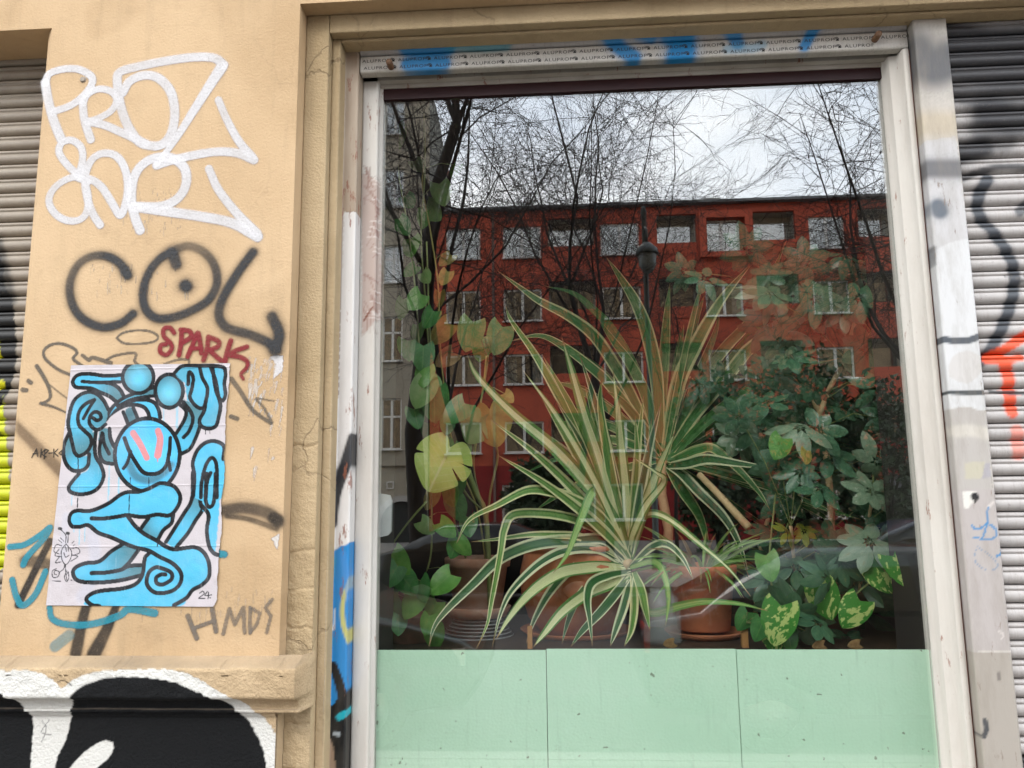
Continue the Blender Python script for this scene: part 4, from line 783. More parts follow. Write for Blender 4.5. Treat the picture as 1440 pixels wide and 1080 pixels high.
def strap(name, pts, w, material, parent, root, fold=.25, seed=0, twist=0.):
    """leaf blade along 3-D points with a keeled cross-section"""
    P = smooth_line(pts, 7); n = len(P); rs = random.Random(seed); V = []; A = []; R_ = rs.random()
    side0 = None
    for i in range(n):
        d = P[min(i + 1, n - 1)] - P[max(i - 1, 0)]; d /= max(np.linalg.norm(d), 1e-9)
        view = np.array([0, -1., .25])
        sd = np.cross(d, view); l_ = np.linalg.norm(sd)
        sd = sd / l_ if l_ > .15 else (side0 if side0 is not None else np.array([1., 0, 0]))
        if side0 is not None:
            if sd @ side0 < 0: sd = -sd
            sd = sd * .45 + side0 * .55; sd -= d * (sd @ d); sd /= max(np.linalg.norm(sd), 1e-9)
        side0 = sd; nr = np.cross(sd, d); nr = nr if nr[1] < 0 else -nr
        t = i / (n - 1); ww = w * .5 * (min(1, .62 + t * 1.6) if t < .3 else 1) * (1 - max(0, (t - .35) / .65) ** 1.7) + .0004
        if twist: ca, sa = math.cos(twist * t), math.sin(twist * t); sd, nr = sd * ca + nr * sa, nr * ca - sd * sa
        for u in (-1, -.5, 0, .5, 1):
            V.append(P[i] + sd * (ww * u) + nr * (ww * fold * (abs(u) - .5)) - np.array(root)); A.append((u * .5 + .5, t, R_, 1))
    F_ = np.array([(i * 5 + k, i * 5 + k + 1, (i + 1) * 5 + k + 1, (i + 1) * 5 + k) for i in range(n - 1) for k in range(4)])
    return obj(name, mesh(name, np.array(V), F_, {'leaf': A}, smooth=True, mats=[material]), parent)
def pxleaf(pts, ya, yb): return np.array([U3(px, py, ya + (yb - ya) * (i / (len(pts) - 1))) for i, (px, py) in enumerate(pts)])

def pot(parent, r0, r1, h, rim, material, name='pot'):
    mb = MB(); ri = r1 + .006
    mb.lathe([(0, 0), (r0, 0), (r0 + .003, .004), (r1 - .002, h - rim), (ri, h - rim + .002), (ri + .003, h - .004), (ri, h), (ri - .007, h), (r1 - .012, h - .03), (0, h - .03)], n=36)
    p = mb.build(name, material, parent, smooth=True)
    mb = MB(); mb.lathe([(0, h - .022), (r1 - .013, h - .025)], n=24); mb.build('soil', soil, parent)
    return p
def saucer(parent, r, z=0, h=.018, material=None):
    mb = MB(); mb.lathe([(0, z - h), (r * .86, z - h), (r, z - .002), (r - .004, z), (r * .84, z - h + .006), (0, z - h + .006)], n=36); return mb.build('saucer', material or terracotta, parent, smooth=True)

# ------------------------------------------------------------------ front variegated screw pine in the big pot
root = U3(886, 800, .36); xb_, _ = root[0], 0
bp_ = tag(empty('screw_pine', (root[0] - .16, .46, ZS)), 'variegated strap leaved plant with cream striped arching leaves in the round pot', 'plant')
sx, sz = root[0], root[2]
org = np.array(bp_.location)
mb = MB(); mb.lathe([(0, .0), (.10, .0), (.145, .05), (.165, .12), (.168, .18), (.155, .235), (.150, .245), (.160, .250), (.160, .262), (.148, .262), (.140, .22), (0, .22)], n=40); mb.build('pot', terracotta, bp_, smooth=True)
mb = MB(); mb.lathe([(0, .235), (.145, .232)], n=24); mb.build('soil', soil, bp_)
saucer(bp_, .17, .016)
mb = MB(); mb.tube([Vector((0, 0, .23)), Vector((.07, -.04, .25)), Vector(root) - Vector(org) + Vector((0, 0, .01))], [.02, .02, .018], 8); mb.build('stem', stem_tan, bp_, smooth=True)
FR = [([(885, 790), (862, 730), (820, 675), (778, 629), (722, 582), (672, 530), (657, 498)], .12, 'varpale', 19), ([(884, 788), (850, 690), (820, 640), (803, 590), (778, 543), (750, 495), (719, 451), (711, 430)], .16, 'var', 15),
      ([(884, 785), (862, 710), (839, 634), (822, 584), (803, 518), (790, 474)], .13, 'varpale', 19), ([(884, 780), (866, 700), (853, 632), (844, 570), (846, 532)], .18, 'var', 14), ([(886, 780), (880, 690), (873, 618), (870, 560)], .2, 'varpale', 13), ([(886, 780), (892, 700), (896, 640), (893, 585)], .2, 'var', 12),
      ([(886, 782), (856, 720), (826, 668), (790, 606), (762, 560)], .26, 'var', 14), ([(886, 782), (872, 720), (858, 660), (835, 585), (822, 540)], .24, 'var', 12), ([(888, 782), (905, 700), (912, 640), (916, 588)], .25, 'var', 12), ([(886, 782), (840, 690), (800, 640), (752, 606), (720, 590)], .3, 'vardark', 14),
      ([(886, 775), (890, 752), (908, 712), (934, 677), (922, 664), (888, 642)], .14, 'varpale', 11), ([(886, 790), (862, 748), (834, 718), (801, 700), (772, 691), (740, 690), (700, 710), (660, 731), (642, 764)], .10, 'var', 15),
      ([(884, 792), (848, 752), (823, 737), (801, 728), (763, 722), (722, 724), (709, 745), (704, 777), (692, 842), (685, 878), (670, 912)], .09, 'var', 13), ([(884, 796), (852, 760), (808, 760), (772, 762), (736, 770), (700, 788), (667, 820), (630, 856), (611, 881), (603, 910)], .08, 'vardark', 17),
      ([(884, 800), (852, 797), (820, 799), (790, 805), (760, 822), (735, 845), (714, 872), (697, 900)], .10, 'varpale', 17), ([(884, 798), (850, 776), (826, 771), (797, 774), (772, 784), (747, 802), (718, 833), (703, 866), (692, 910)], .12, 'vardark', 14),
      ([(886, 803), (855, 809), (832, 820), (826, 842), (829, 870), (833, 908)], .08, 'vardark', 13), ([(886, 806), (860, 820), (828, 833), (792, 859), (766, 890), (750, 910)], .11, 'varpale', 17), ([(886, 808), (868, 832), (845, 860), (819, 887), (803, 909)], .10, 'vardark', 13), ([(888, 808), (878, 850), (866, 885), (858, 909)], .09, 'vardark', 12),
      ([(890, 808), (892, 850), (888, 885), (878, 909)], .10, 'var', 11), ([(892, 805), (902, 830), (908, 858), (914, 886)], .08, 'var', 11), ([(890, 806), (905, 850), (919, 862), (956, 852), (992, 846), (1039, 849), (1080, 859)], .07, 'grass', 11),
      ([(888, 770), (896, 735), (915, 722), (942, 731), (983, 764), (1025, 800), (1056, 839)], .16, 'varpale', 11), ([(884, 792), (850, 770), (815, 755), (780, 752), (745, 752), (700, 758), (663, 762)], .2, 'var', 11), ([(884, 760), (852, 712), (835, 690), (815, 735), (798, 778), (778, 806)], .18, 'grass', 12),
      ([(886, 796), (845, 790), (805, 800), (775, 830), (752, 870), (740, 905)], .2, 'vardark', 14), ([(888, 796), (915, 770), (938, 765), (960, 785), (975, 815)], .22, 'vardark', 11), ([(886, 800), (842, 812), (815, 838), (800, 870), (790, 905)], .2, 'vardark', 12), ([(886, 798), (920, 790), (935, 812), (940, 845), (936, 880)], .18, 'grass', 9)]
for i, (tx_, ty_) in enumerate(((735, 520), (762, 498), (815, 498), (862, 520), (905, 556), (930, 566), (950, 606), (690, 590), (780, 560), (838, 556), (700, 640), (725, 655))):
    FR.append(([(886, 785), (886 + (tx_ - 886) * .30, 785 + (ty_ - 785) * .38), (886 + (tx_ - 886) * .64, 785 + (ty_ - 785) * .72), (tx_, ty_)], .14 + .03 * (i % 5), ('varpale', 'var', 'vardark')[i % 3], 12 + i % 4))
for i, (p, yb, m_, w) in enumerate(FR):
    strap('leaf', pxleaf(p, .36, yb), w * .0021, LM[m_], bp_, org, .3, i)

# ------------------------------------------------------------------ tall green and cream plant behind (dracaena) in a floor pot
root2 = U3(932, 650, .62)
dp = tag(empty('dracaena', (root2[0], .62, ZS)), 'tall sword leaved dracaena with thin cream margins behind the striped plant', 'plant'); org = np.array(dp.location)
pot(dp, .075, .105, .17, .03, terra_old)
mb = MB(); mb.tube([(0, 0, .14), (.01, 0, .3), (-.008, 0, root2[2] - ZS - .1), (0, 0, root2[2] - ZS + .03)], [.017, .016, .016, .013], 9); mb.build('stem', stem_tan, dp, smooth=True)
DR = [([(928, 640), (924, 540), (912, 475), (895, 428), (872, 390), (853, 362)], .40, 'drac', 20), ([(929, 640), (930, 560), (935, 490), (938, 440), (942, 398)], .5, 'drac', 16), ([(935, 640), (952, 545), (979, 484), (1015, 421), (1061, 366)], .38, 'drac', 21), ([(938, 640), (977, 551), (1015, 495), (1060, 445), (1082, 395), (1106, 338)], .48, 'drac', 16),
      ([(940, 640), (977, 584), (1027, 523), (1054, 490), (1088, 468), (1138, 445), (1184, 430)], .34, 'drac', 18), ([(942, 645), (985, 600), (1027, 566), (1068, 540), (1110, 520), (1180, 504)], .36, 'drac', 15), ([(926, 640), (890, 560), (858, 504), (833, 470), (800, 445), (758, 423), (731, 404), (700, 381)], .38, 'drac', 18), ([(926, 640), (897, 530), (861, 465), (833, 434), (805, 412), (765, 402)], .5, 'drac', 14),
      ([(926, 645), (895, 590), (856, 540), (833, 518), (792, 487), (758, 472), (717, 480)], .44, 'drac', 16), ([(928, 640), (910, 562), (888, 515), (860, 476), (842, 450)], .46, 'drac', 16), ([(930, 640), (945, 560), (955, 500), (962, 455)], .6, 'drac', 12), ([(936, 645), (970, 600), (1000, 545), (1030, 500), (1050, 470)], .7, 'drac', 14), ([(940, 650), (962, 640), (983, 632), (1005, 632), (1040, 662), (1067, 692), (1083, 717)], .42, 'drac', 14),
      ([(940, 655), (965, 652), (994, 646), (1039, 652), (1092, 659)], .36, 'vardark', 17), ([(940, 655), (960, 668), (983, 692), (1017, 726), (1039, 764), (1053, 812)], .40, 'vardark', 15), ([(938, 655), (960, 690), (985, 730), (1000, 790)], .6, 'drac', 16), ([(926, 655), (900, 660), (870, 690), (850, 730)], .7, 'drac', 14), ([(940, 650), (975, 625), (1000, 610), (1040, 608)], .7, 'drac', 12), ([(934, 640), (965, 575), (985, 520), (1005, 470), (1012, 440)], .75, 'drac', 14), ([(926, 640), (880, 610), (840, 590), (800, 585)], .8, 'drac', 14)]
rs = random.Random(77)
for i in range(26):
    a = math.radians(rs.uniform(-40, 205)); Lp = rs.uniform(150, 255) * (1.18 if math.cos(a) > .2 else .8); ex_, ey_ = 934 + Lp * math.cos(a), 640 - Lp * .95 * math.sin(a); sag = rs.uniform(4, 30) * abs(math.cos(a))
    DR.append(([(934, 645), (934 + .4 * (ex_ - 934), 645 + .45 * (ey_ - 645) - sag * .5), (934 + .75 * (ex_ - 934), 645 + .8 * (ey_ - 645) - sag * .3), (ex_, ey_ + sag * .5)], rs.uniform(.36, .85), 'drac', rs.uniform(9, 15)))
for i, (p, yb, m_, w) in enumerate(DR):
    strap('leaf', pxleaf(p, .62, yb), w * .0023, LM[m_], dp, org, .22, 50 + i)

# ------------------------------------------------------------------ spider plant in the terracotta pot on the right
pr_ = U3(991, 905, .40)
sp_ = tag(empty('spider_plant', (pr_[0], .40, ZS + .019)), 'grassy spider plant in a clean terracotta pot', 'plant'); org = np.array(sp_.location)
pot(sp_, .072, .093, .185, .035, terracotta); saucer(sp_, .115)
rs = random.Random(21)
for i in range(64):
    a = rs.uniform(0, 2 * math.pi); L = rs.uniform(.10, .26); up = rs.uniform(.25, 1.1); bx, by = .045 * math.cos(a) * rs.random(), .045 * math.sin(a) * rs.random()
    P_ = [org + np.array([bx, by, .165])]; d = np.array([math.cos(a) * .8, math.sin(a) * .7, up]); d /= np.linalg.norm(d)
    for k in range(5): d = d + np.array([0, 0, -.26]) * (1.15 - up * .6); d /= np.linalg.norm(d); P_.append(P_[-1] + d * L / 5)
    P_ = np.array(P_); P_[:, 1] = np.clip(P_[:, 1], .06, 1)
    strap('leaf', P_, rs.uniform(.006, .011), LM['grass' if rs.random() < .8 else 'dry'], sp_, org, .3, 100 + i)

# ------------------------------------------------------------------ pots on the left
pl_ = U3(672, 857, .42)
lp_ = tag(empty('terracotta_pot', (pl_[0], .42, pl_[2])), 'weathered terracotta pot in a limed saucer on a ribbed stand', 'pot')
pot(lp_, .068, .092, .155, .03, terra_old); saucer(lp_, .10, .012, .03, terra_old)
mb = MB(); z = 0; h_ = pl_[2] - ZS - .020; pr2 = []
nr_ = 6
for k in range(nr_):
    za, zb2 = h_ * k / nr_, h_ * (k + 1) / nr_; ra = .105 - .042 * (k / nr_)
    pr2 += [(ra, za), (ra + .004, za + .2 * h_ / nr_), (ra + .002, za + .5 * h_ / nr_), (ra - .006, za + .6 * h_ / nr_)]
mb.lathe([(0, 0)] + pr2 + [(.06, h_), (0, h_)], n=36)
nst = len(mb.f); mb.m = [1 if ((i // 36) % 4) in (1, 2) and i // 36 > 0 else 0 for i in range(nst)]
mb.build('ribbed_stand', [simple('stand_black', (.02, .02, .022), .35), simple('stand_grey', (.42, .44, .45), .4)], None, smooth=True, loc=(pl_[0], .42, ZS), label='black conical stand with grey rings under the weathered pot', cat='stand')
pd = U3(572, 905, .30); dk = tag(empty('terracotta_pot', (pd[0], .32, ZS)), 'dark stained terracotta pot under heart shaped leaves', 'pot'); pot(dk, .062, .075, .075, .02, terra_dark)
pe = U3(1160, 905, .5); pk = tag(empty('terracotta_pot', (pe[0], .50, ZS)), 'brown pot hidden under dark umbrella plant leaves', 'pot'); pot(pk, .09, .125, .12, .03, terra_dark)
bam = simple('bamboo', (.46, .24, .08), .6, c2=(.38, .18, .06), sc=40)
for px, w in ((745, .0065), (1046, .0085)):
    x, z = U(px, 880, .2 if px < 900 else .22); mb = MB(); mb.box(-w, w, -w, w, 0, z - ZS); mb.build('wooden_peg', bam, None, loc=(x, .2 if px < 900 else .22, ZS), label='short square wooden peg between ribbed stand and round pot' if px < 900 else 'short square wooden peg beside the clean terracotta pot', cat='peg')
bx_ = U3(911, 800, .30); mb = MB(); mb.lathe([(0, 0), (.05, 0), (.053, .01), (.053, .10), (.045, .125), (.03, .14), (.032, .15), (.028, .15), (.026, .14), (.04, .12), (.049, .1), (.049, .012), (0, .012)], n=28)
jm = mat('cloudy_glass', lambda nt, out: (lambda ms, g_, t_: (ms.inputs[0].__setattr__('default_value', .84), nt.links.new(g_.outputs[0], ms.inputs[1]), nt.links.new(t_.outputs[0], ms.inputs[2]), nt.links.new(ms.outputs[0], out.inputs['Surface'])))(nt.nodes.new('ShaderNodeMixShader'), prin(nt, None, (.55, .60, .60), .15), nt.nodes.new('ShaderNodeBsdfTransparent')))
mb.build('glass_jar', jm, None, smooth=True, loc=(bx_[0] + .03, .27, ZS), label='cloudy glass jar between the round pot and the clean terracotta pot', cat='jar')
copper = simple('copper_ball', (.75, .42, .32), .15, metal=1); gold = simple('gold_ball', (.8, .6, .2), .15, metal=1)
for px, py, y_, r_, m_, lb in ((818, 744, .5, .014, copper, 'small copper bauble hanging behind the striped leaves'), (656, 775, .36, .008, gold, 'tiny gold bauble above the weathered pot'), (832, 728, .5, .006, gold, 'tiny gold bauble beside the copper bauble')):
    mb = MB(); mb.lathe([(0, -r_)] + [(r_ * math.cos(a), r_ * math.sin(a)) for a in np.linspace(-1.4, 1.4, 12)] + [(.003, r_), (.003, r_ * 1.25), (0, r_ * 1.25)], n=18); mb.tube([(0, 0, r_ * 1.2), (0.001, 0, r_ + .05)], .0006, 4)
    mb.build('bauble', m_, None, smooth=True, loc=U3(px, py, y_), label=lb, cat='bauble')
# small pale grey rounded box on the edge of the glass
x, z = U(541, 724, .02)
mb = MB(); pts = [(-.02, -.058), (.010, -.052), (.019, -.042), (.0195, .035), (.014, .05), (-.02, .056)]
bi = len(mb.v); n = 6; mb.v += [(a, 0, b_) for a, b_ in pts] + [(a, .012, b_) for a, b_ in pts]; mb.f += [(i, (i + 1) % n, n + (i + 1) % n, n + i) for i in range(n)] + [tuple(range(n))[::-1], tuple(range(n, 2 * n))]; mb.m = [0] * 8
mb.build('pale_box', simple('grey_plastic', (.50, .53, .52), .5), None, loc=(x, .012, z), label='rounded pale grey plastic box at the side of the window', cat='box')

# ------------------------------------------------------------------ heart leaves: pothos vines, golden pothos
def heart(seed, cup=.25, lobes=0):
    rs = random.Random(seed); n = 13; V = []; A = []; R_ = rs.random()
    for i in range(n):
        t = i / (n - 1); w = math.sin(math.pi * min(1, t ** .62 * 1.0)) ** .8 * .46 if 0 < t < 1 else 0
        w = .82 * ((1 - t) ** .75) * (t + .08) ** .35 if t < 1 else 0.002
        for u in (-1, -.6, 0, .6, 1):
            back = .22 * abs(u) ** 1.2 * max(0, 1 - t * 2.4)
            ruff = rs.uniform(-.012, .012) * abs(u)
            V.append((u * w, -.10 * math.sin(t * 2.2) * 1.0 + cup * (abs(u) * w) * .55 + ruff, -t - 0 + back + .0)); A.append((u * .5 + .5, t, R_, 1))
    F_ = np.array([(i * 5 + k, i * 5 + k + 1, (i + 1) * 5 + k + 1, (i + 1) * 5 + k) for i in range(n - 1) for k in range(4)])
    return np.array(V), F_, A
def place_leaf(me, parent, org, at, size, rz, tilt, yaw, name='leaf'):
    o_ = obj(name, me, parent); o_.rotation_mode = 'QUATERNION'
    m_ = Matrix.Rotation(yaw, 3, 'Z') @ Matrix.Rotation(rz, 3, 'Y') @ Matrix.Rotation(tilt, 3, 'X')
    o_.rotation_quaternion = m_.to_quaternion(); o_.scale = (size,) * 3
    c_ = m_ @ Vector((0, 0, -.5 * size)); o_.location = Vector(at) - c_ - Vector(org); return o_
hm_ = {}
def hmesh(k, v):
    if (k, v) not in hm_: V, F_, A = heart(v * 7 + 1); hm_[(k, v)] = mesh('leaf', V, F_, {'leaf': A}, smooth=True, mats=[LM[k]])
    return hm_[(k, v)]
def vine(name, label, group, base, stems, leaves, ydep, cat='plant', sr=.0028, petiole=True, stemmat=None):
    e = tag(empty(name, base), label, cat, group); org = np.array(base); rs = random.Random(len(leaves) * 13); allp = []
    for st, ya, yb in stems:
        P_ = smooth_line(pxleaf(st, ya, yb), 6); allp.append(P_); mb = MB(); mb.tube([p - org for p in P_], sr, 6); mb.build('stem', stemmat or stem_green, e, smooth=True)
    allp = np.vstack(allp)
    for i, (px, py, sz_, k) in enumerate(leaves):
        y_ = ydep + rs.uniform(-.05, .07); at = np.array(U3(px, py, y_)); size = sz_ * .00215 * 1.12
        o_ = place_leaf(hmesh(k, i % 4), e, org, at, size, rs.uniform(-.9, .9), rs.uniform(-.35, .35), rs.uniform(-.5, .5))
        if petiole:
            j = np.argmin(np.linalg.norm(allp - at, axis=1)); s0 = np.array(o_.location) + org
            if np.linalg.norm(allp[j] - s0) < .2:
                mb = MB(); md = (allp[j] + s0) / 2 + np.array([0, 0, .012]); mb.tube([allp[j] - org, md - org, s0 - org], .0013, 5); mb.build('petiole', stem_green, e, smooth=True)
    return e
PV = [(560, 195, 32, 'pothos'), (622, 275, 30, 'pothos_pale'), (640, 242, 18, 'pothos'), (576, 285, 24, 'pothos_dark'), (579, 350, 30, 'pothos'), (576, 382, 20, 'pothos'), (600, 391, 20, 'pothos_pale'), (583, 425, 28, 'pothos'), (566, 436, 26, 'pothos_pale'), (574, 494, 30, 'pothos'), (594, 506, 34, 'pothos_dark'), (597, 532, 28, 'pothos'), (611, 541, 26, 'pothos'), (592, 556, 36, 'pothos_pale'), (611, 572, 40, 'pothos_dark'), (639, 582, 34, 'pothos_dark'), (628, 601, 22, 'pothos_dark'), (632, 628, 22, 'pothos_dark'), (644, 685, 26, 'pothos_dark'), (644, 717, 30, 'pothos_dark'), (601, 742, 22, 'pothos_pale'), (653, 770, 24, 'pothos'), (639, 772, 24, 'pothos_dark'), (625, 640, 22, 'pothos_dark'), (606, 610, 26, 'pothos_dark'), (588, 470, 26, 'pothos'), (603, 450, 24, 'pothos_dark'), (585, 590, 26, 'pothos_dark'), (620, 660, 26, 'pothos'), (650, 640, 24, 'pothos_dark'), (636, 700, 26, 'pothos'), (660, 742, 26, 'pothos_dark'), (630, 745, 24, 'pothos'), (568, 320, 24, 'pothos_dark'), (596, 310, 22, 'pothos'), (590, 235, 22, 'pothos_pale')]
vine('pothos_vine', 'green heart leaved vine climbing beside the window frame', None, (U(618, 780, .3)[0], .42, pl_[2] + .13), [([(596, 170), (597, 250), (592, 330), (598, 420), (604, 500), (612, 570), (620, 640), (636, 720), (655, 785)], .2, .40), ([(600, 340), (604, 460), (610, 560), (612, 640)], .18, .28), ([(555, 165), (560, 240), (575, 330), (585, 420), (590, 500)], .2, .2)], PV, .2)
YV = [(626, 367, 22, 'yellow'), (625, 392, 20, 'yellow'), (618, 422, 20, 'yellow'), (619, 470, 34, 'yellow'), (625, 506, 28, 'dry'), (610, 300, 30, 'pothos_pale'), (660, 474, 38, 'pothos_pale'), (700, 480, 40, 'pothos_pale'), (678, 492, 34, 'pothos'), (605, 705, 24, 'yellow'), (716, 560, 18, 'yellow')]
vine('withered_vine', 'yellowing half withered vine beside the green climbing vine', None, (U(690, 690, .36)[0], .36, ZS), [([(596, 160), (598, 215), (594, 260), (606, 330), (616, 400), (618, 470), (624, 540), (640, 640), (672, 720), (690, 850)], .22, .36), ([(684, 500), (680, 540), (672, 590), (668, 640)], .26, .34)], YV, .26, stemmat=simple('dry_stem', (.42, .36, .10), .6))
LV = [(562, 798, 36, 'pothos'), (550, 812, 28, 'pothos_dark'), (619, 822, 32, 'pothos'), (556, 856, 32, 'pothos_dark'), (579, 853, 32, 'pothos'), (608, 860, 26, 'pothos'), (575, 822, 30, 'pothos_dark'), (541, 866, 24, 'pothos'), (611, 898, 28, 'pothos'), (601, 880, 22, 'pothos'), (545, 835, 26, 'pothos_dark'), (596, 832, 28, 'pothos_dark'), (548, 786, 24, 'pothos_dark'), (560, 880, 24, 'pothos_dark')]
vine('pothos_plant', 'low heart leaved plant spilling from the dark stained pot', None, (U(572, 880, .32)[0], .32, ZS + .06), [([(572, 895), (580, 850), (604, 790), (607, 730), (606, 690)], .32, .2), ([(560, 895), (545, 820), (545, 780), (570, 740), (600, 705)], .3, .14), ([(580, 895), (570, 840), (560, 800)], .3, .18)], LV, .17)
GV = [(1094, 880, 44, 'golden'), (1161, 847, 40, 'golden'), (1197, 864, 36, 'golden'), (1239, 816, 34, 'golden'), (1272, 807, 42, 'golden'), (1089, 902, 30, 'golden'), (1067, 888, 24, 'pothos_dark'), (1082, 800, 30, 'pothos'), (1140, 896, 24, 'scheff_pale'), (1044, 874, 24, 'pothos_dark'), (1094, 632, 30, 'pothos'), (1133, 644, 18, 'yellow'), (1110, 902, 24, 'pothos_dark')]
vine('golden_pothos', 'golden pothos with yellow splashed leaves low on the shelf', None, (U(1130, 880, .3)[0], .36, ZS), [([(1140, 905), (1110, 870), (1090, 840), (1082, 790), (1090, 700), (1096, 640)], .3, .3), ([(1140, 905), (1170, 870), (1210, 830), (1260, 790)], .3, .2), ([(1140, 905), (1100, 885), (1050, 875)], .3, .2)], GV, .17)
# monstera: big lobed leaf plus a browned one
def monstera(seed, cut=True):
    rs = random.Random(seed); V = []; F_ = []; A = []; nA, nR = 150, 5
    for i in range(nA):
        a = math.pi * (-.5) + 2 * math.pi * i / nA; b_ = abs(((a + math.pi / 2 + math.pi) % (2 * math.pi)) - math.pi) / math.pi   # 0 tip.. 1 base
        r_ = .5 * (1.08 - .25 * b_) * (1 - .55 * math.exp(-((1 - b_) / .09) ** 2)) + (.09 * math.exp(-(b_ / .12) ** 2))
        if cut:
            for cpos, dp_ in (((.30, .72), (.52, .5)) if math.cos(a) > 0 else ((.42, .35),)):
                r_ *= 1 - dp_ * math.exp(-((b_ - cpos) / .013) ** 2)
        for k in range(nR + 1):
            q_ = k / nR; x, z = r_ * q_ * math.cos(a), r_ * q_ * math.sin(a); V.append((x, .5 * x * x + .13 * math.sin(z * 4) + .03 * math.sin(11 * b_) * q_ + rs.uniform(-.004, .004), z - .12)); A.append((x + .5, z + .5, rs.random() * .02 + .4, 1))
    for i in range(nA):
        for k in range(nR): j = (i + 1) % nA; F_.append((i * 6 + k, j * 6 + k, j * 6 + k + 1, i * 6 + k + 1))
    return mesh('leaf', V, np.array(F_), {'leaf': A}, smooth=True, mats=[LM['monstera']])
mo_b = (U(680, 770, .34)[0], .42, ZS); mo = tag(empty('monstera', mo_b), 'monstera with a pale split leaf and a browned leaf on a crooked stem', 'plant')
mstem = []
for st, r_ in (([(690, 860), (686, 770), (682, 720), (668, 690), (658, 660)], .008), ([(682, 720), (660, 700), (640, 672), (618, 655)], .0035), ([(684, 740), (690, 690), (700, 640), (690, 612)], .0035), ([(682, 720), (668, 672), (668, 620), (684, 520), (686, 500)], .0028)):
    mb = MB(); mb.tube([np.array(p) - np.array(mo_b) for p in smooth_line(pxleaf(st, .36, .25), 6)], r_, 8); mb.build('stem', stem_green, mo, smooth=True)
mm_, m2_ = monstera(1), monstera(2, False); m2_.materials[0] = LM['yellow']; m3_ = monstera(3, True); m3_.materials[0] = LM['pothos_pale']
place_leaf(mm_, mo, mo_b, U3(612, 662, .14), .172, .45, -.1, .2).location += Vector((0, 0, -.02))
place_leaf(m2_, mo, mo_b, U3(697, 612, .24), .135, -.2, .2, -.3); place_leaf(m3_, mo, mo_b, U3(663, 612, .22), .105, .5, .2, .4)

# ------------------------------------------------------------------ umbrella plant (schefflera)
def whorl(seed, nl, droop):
    rs = random.Random(seed); V = []; F_ = []; A = []; R_ = rs.random()
    for l_ in range(nl):
        a = 2 * math.pi * (l_ + rs.uniform(-.15, .15)) / nl; L = rs.uniform(.8, 1.0) * (.62 + .38 * abs(math.cos(a * .5))); d = np.array([math.cos(a), 0, math.sin(a)]); sd = np.array([-math.sin(a), 0, math.cos(a)]); b0 = len(V); nn = 8; dr = droop * rs.uniform(.5, 1.4)
        for i in range(nn):
            t = i / (nn - 1); w = .185 * math.sin(math.pi * min(1, max(0, (t - .16) / .84)) ** .9) ** .62 if .16 < t < 1 else .006
            for u in (-1, 0, 1): p = d * (L * t) + sd * (u * w) + np.array([0, -.10 + dr * t * t + .25 * abs(u) * w, 0]); V.append(p); A.append((u * .5 + .5, t, R_, 1))
        F_ += [(b0 + i * 3 + k, b0 + i * 3 + k + 1, b0 + (i + 1) * 3 + k + 1, b0 + (i + 1) * 3 + k) for i in range(nn - 1) for k in range(2)]
    return np.array(V), np.array(F_), A
wh = {}
def wmesh(k, v):
    if (k, v) not in wh: V, F_, A = whorl(v * 5 + 2, 6 + v % 3, .12 + .07 * v); wh[(k, v)] = mesh('leaf', V, F_, {'leaf': A}, smooth=True, mats=[LM[k]])
    return wh[(k, v)]
um_b = (U(1165, 880, .5)[0], .50, ZS); um = tag(empty('umbrella_plant', um_b), 'tall umbrella plant with dark palmate leaves and tan canes by the right frame', 'plant'); org = np.array(um_b)
SK = [([(1180, 905), (1172, 780), (1166, 680), (1158, 610), (1146, 562)], .5, .40, .0105), ([(1150, 590), (1165, 550), (1184, 512), (1198, 470), (1204, 448)], .40, .42, .008), ([(1184, 514), (1206, 492), (1226, 468), (1258, 420), (1268, 400)], .40, .30, .0055), ([(1060, 905), (1072, 760), (1110, 640), (1105, 560), (1090, 470), (1085, 420)], .6, .55, .007), ([(1200, 905), (1215, 780), (1228, 690)], .5, .3, .005), ([(1130, 905), (1120, 820), (1112, 740)], .5, .3, .005)]
for st, ya, yb, r_ in SK:
    P_ = smooth_line(pxleaf(st, ya, yb), 6); mb = MB(); mb.tube([p - org for p in P_], r_, 8); mb.build('cane', stem_tan, um, smooth=True)
rs = random.Random(33); WL = []
for px, py, s_, k in ((1225, 695, 50, 'scheff_pale'), (1152, 690, 46, 'scheff'), (1222, 765, 56, 'scheff_pale'), (1105, 748, 26, 'scheff_gold'), (1132, 748, 26, 'scheff_gold'), (1165, 762, 44, 'scheff'), (1125, 665, 40, 'scheff'), (1178, 790, 46, 'scheff'), (1208, 820, 46, 'scheff'), (1160, 815, 46, 'scheff'), (1120, 800, 46, 'scheff'), (1150, 880, 46, 'scheff'), (1190, 900, 40, 'scheff'), (1105, 835, 40, 'scheff'), (1080, 820, 40, 'scheff'), (1040, 585, 44, 'scheff'), (1110, 505, 44, 'scheff'), (1095, 480, 40, 'scheff'), (1232, 545, 46, 'scheff'), (1250, 590, 46, 'scheff'), (1080, 415, 48, 'scheff'), (1120, 400, 46, 'scheff'), (960, 380, 40, 'scheff'), (990, 395, 42, 'scheff'), (1210, 420, 44, 'scheff'), (1230, 395, 44, 'scheff'), (1185, 440, 40, 'scheff_pale'), (1170, 430, 40, 'scheff')): WL.append((px, py, s_, k, None))
for i in range(190):
    px, py = rs.uniform(985, 1292), rs.uniform(350, 905)
    if py < 520 and px < 1050: px += 60
    if 650 < py < 770 and rs.random() < .5: continue
    if py < 400 and rs.random() < .4: continue
    if py > 780 and px > 1225: continue
    if px < 1070 and py > 640: continue
    WL.append((px, py, rs.uniform(38, 58), 'scheff' if rs.random() < .80 else 'scheff_pale', rs.uniform(.22, .95)))
canes = np.vstack([smooth_line(pxleaf(st, ya, yb), 6) for st, ya, yb, _ in SK])
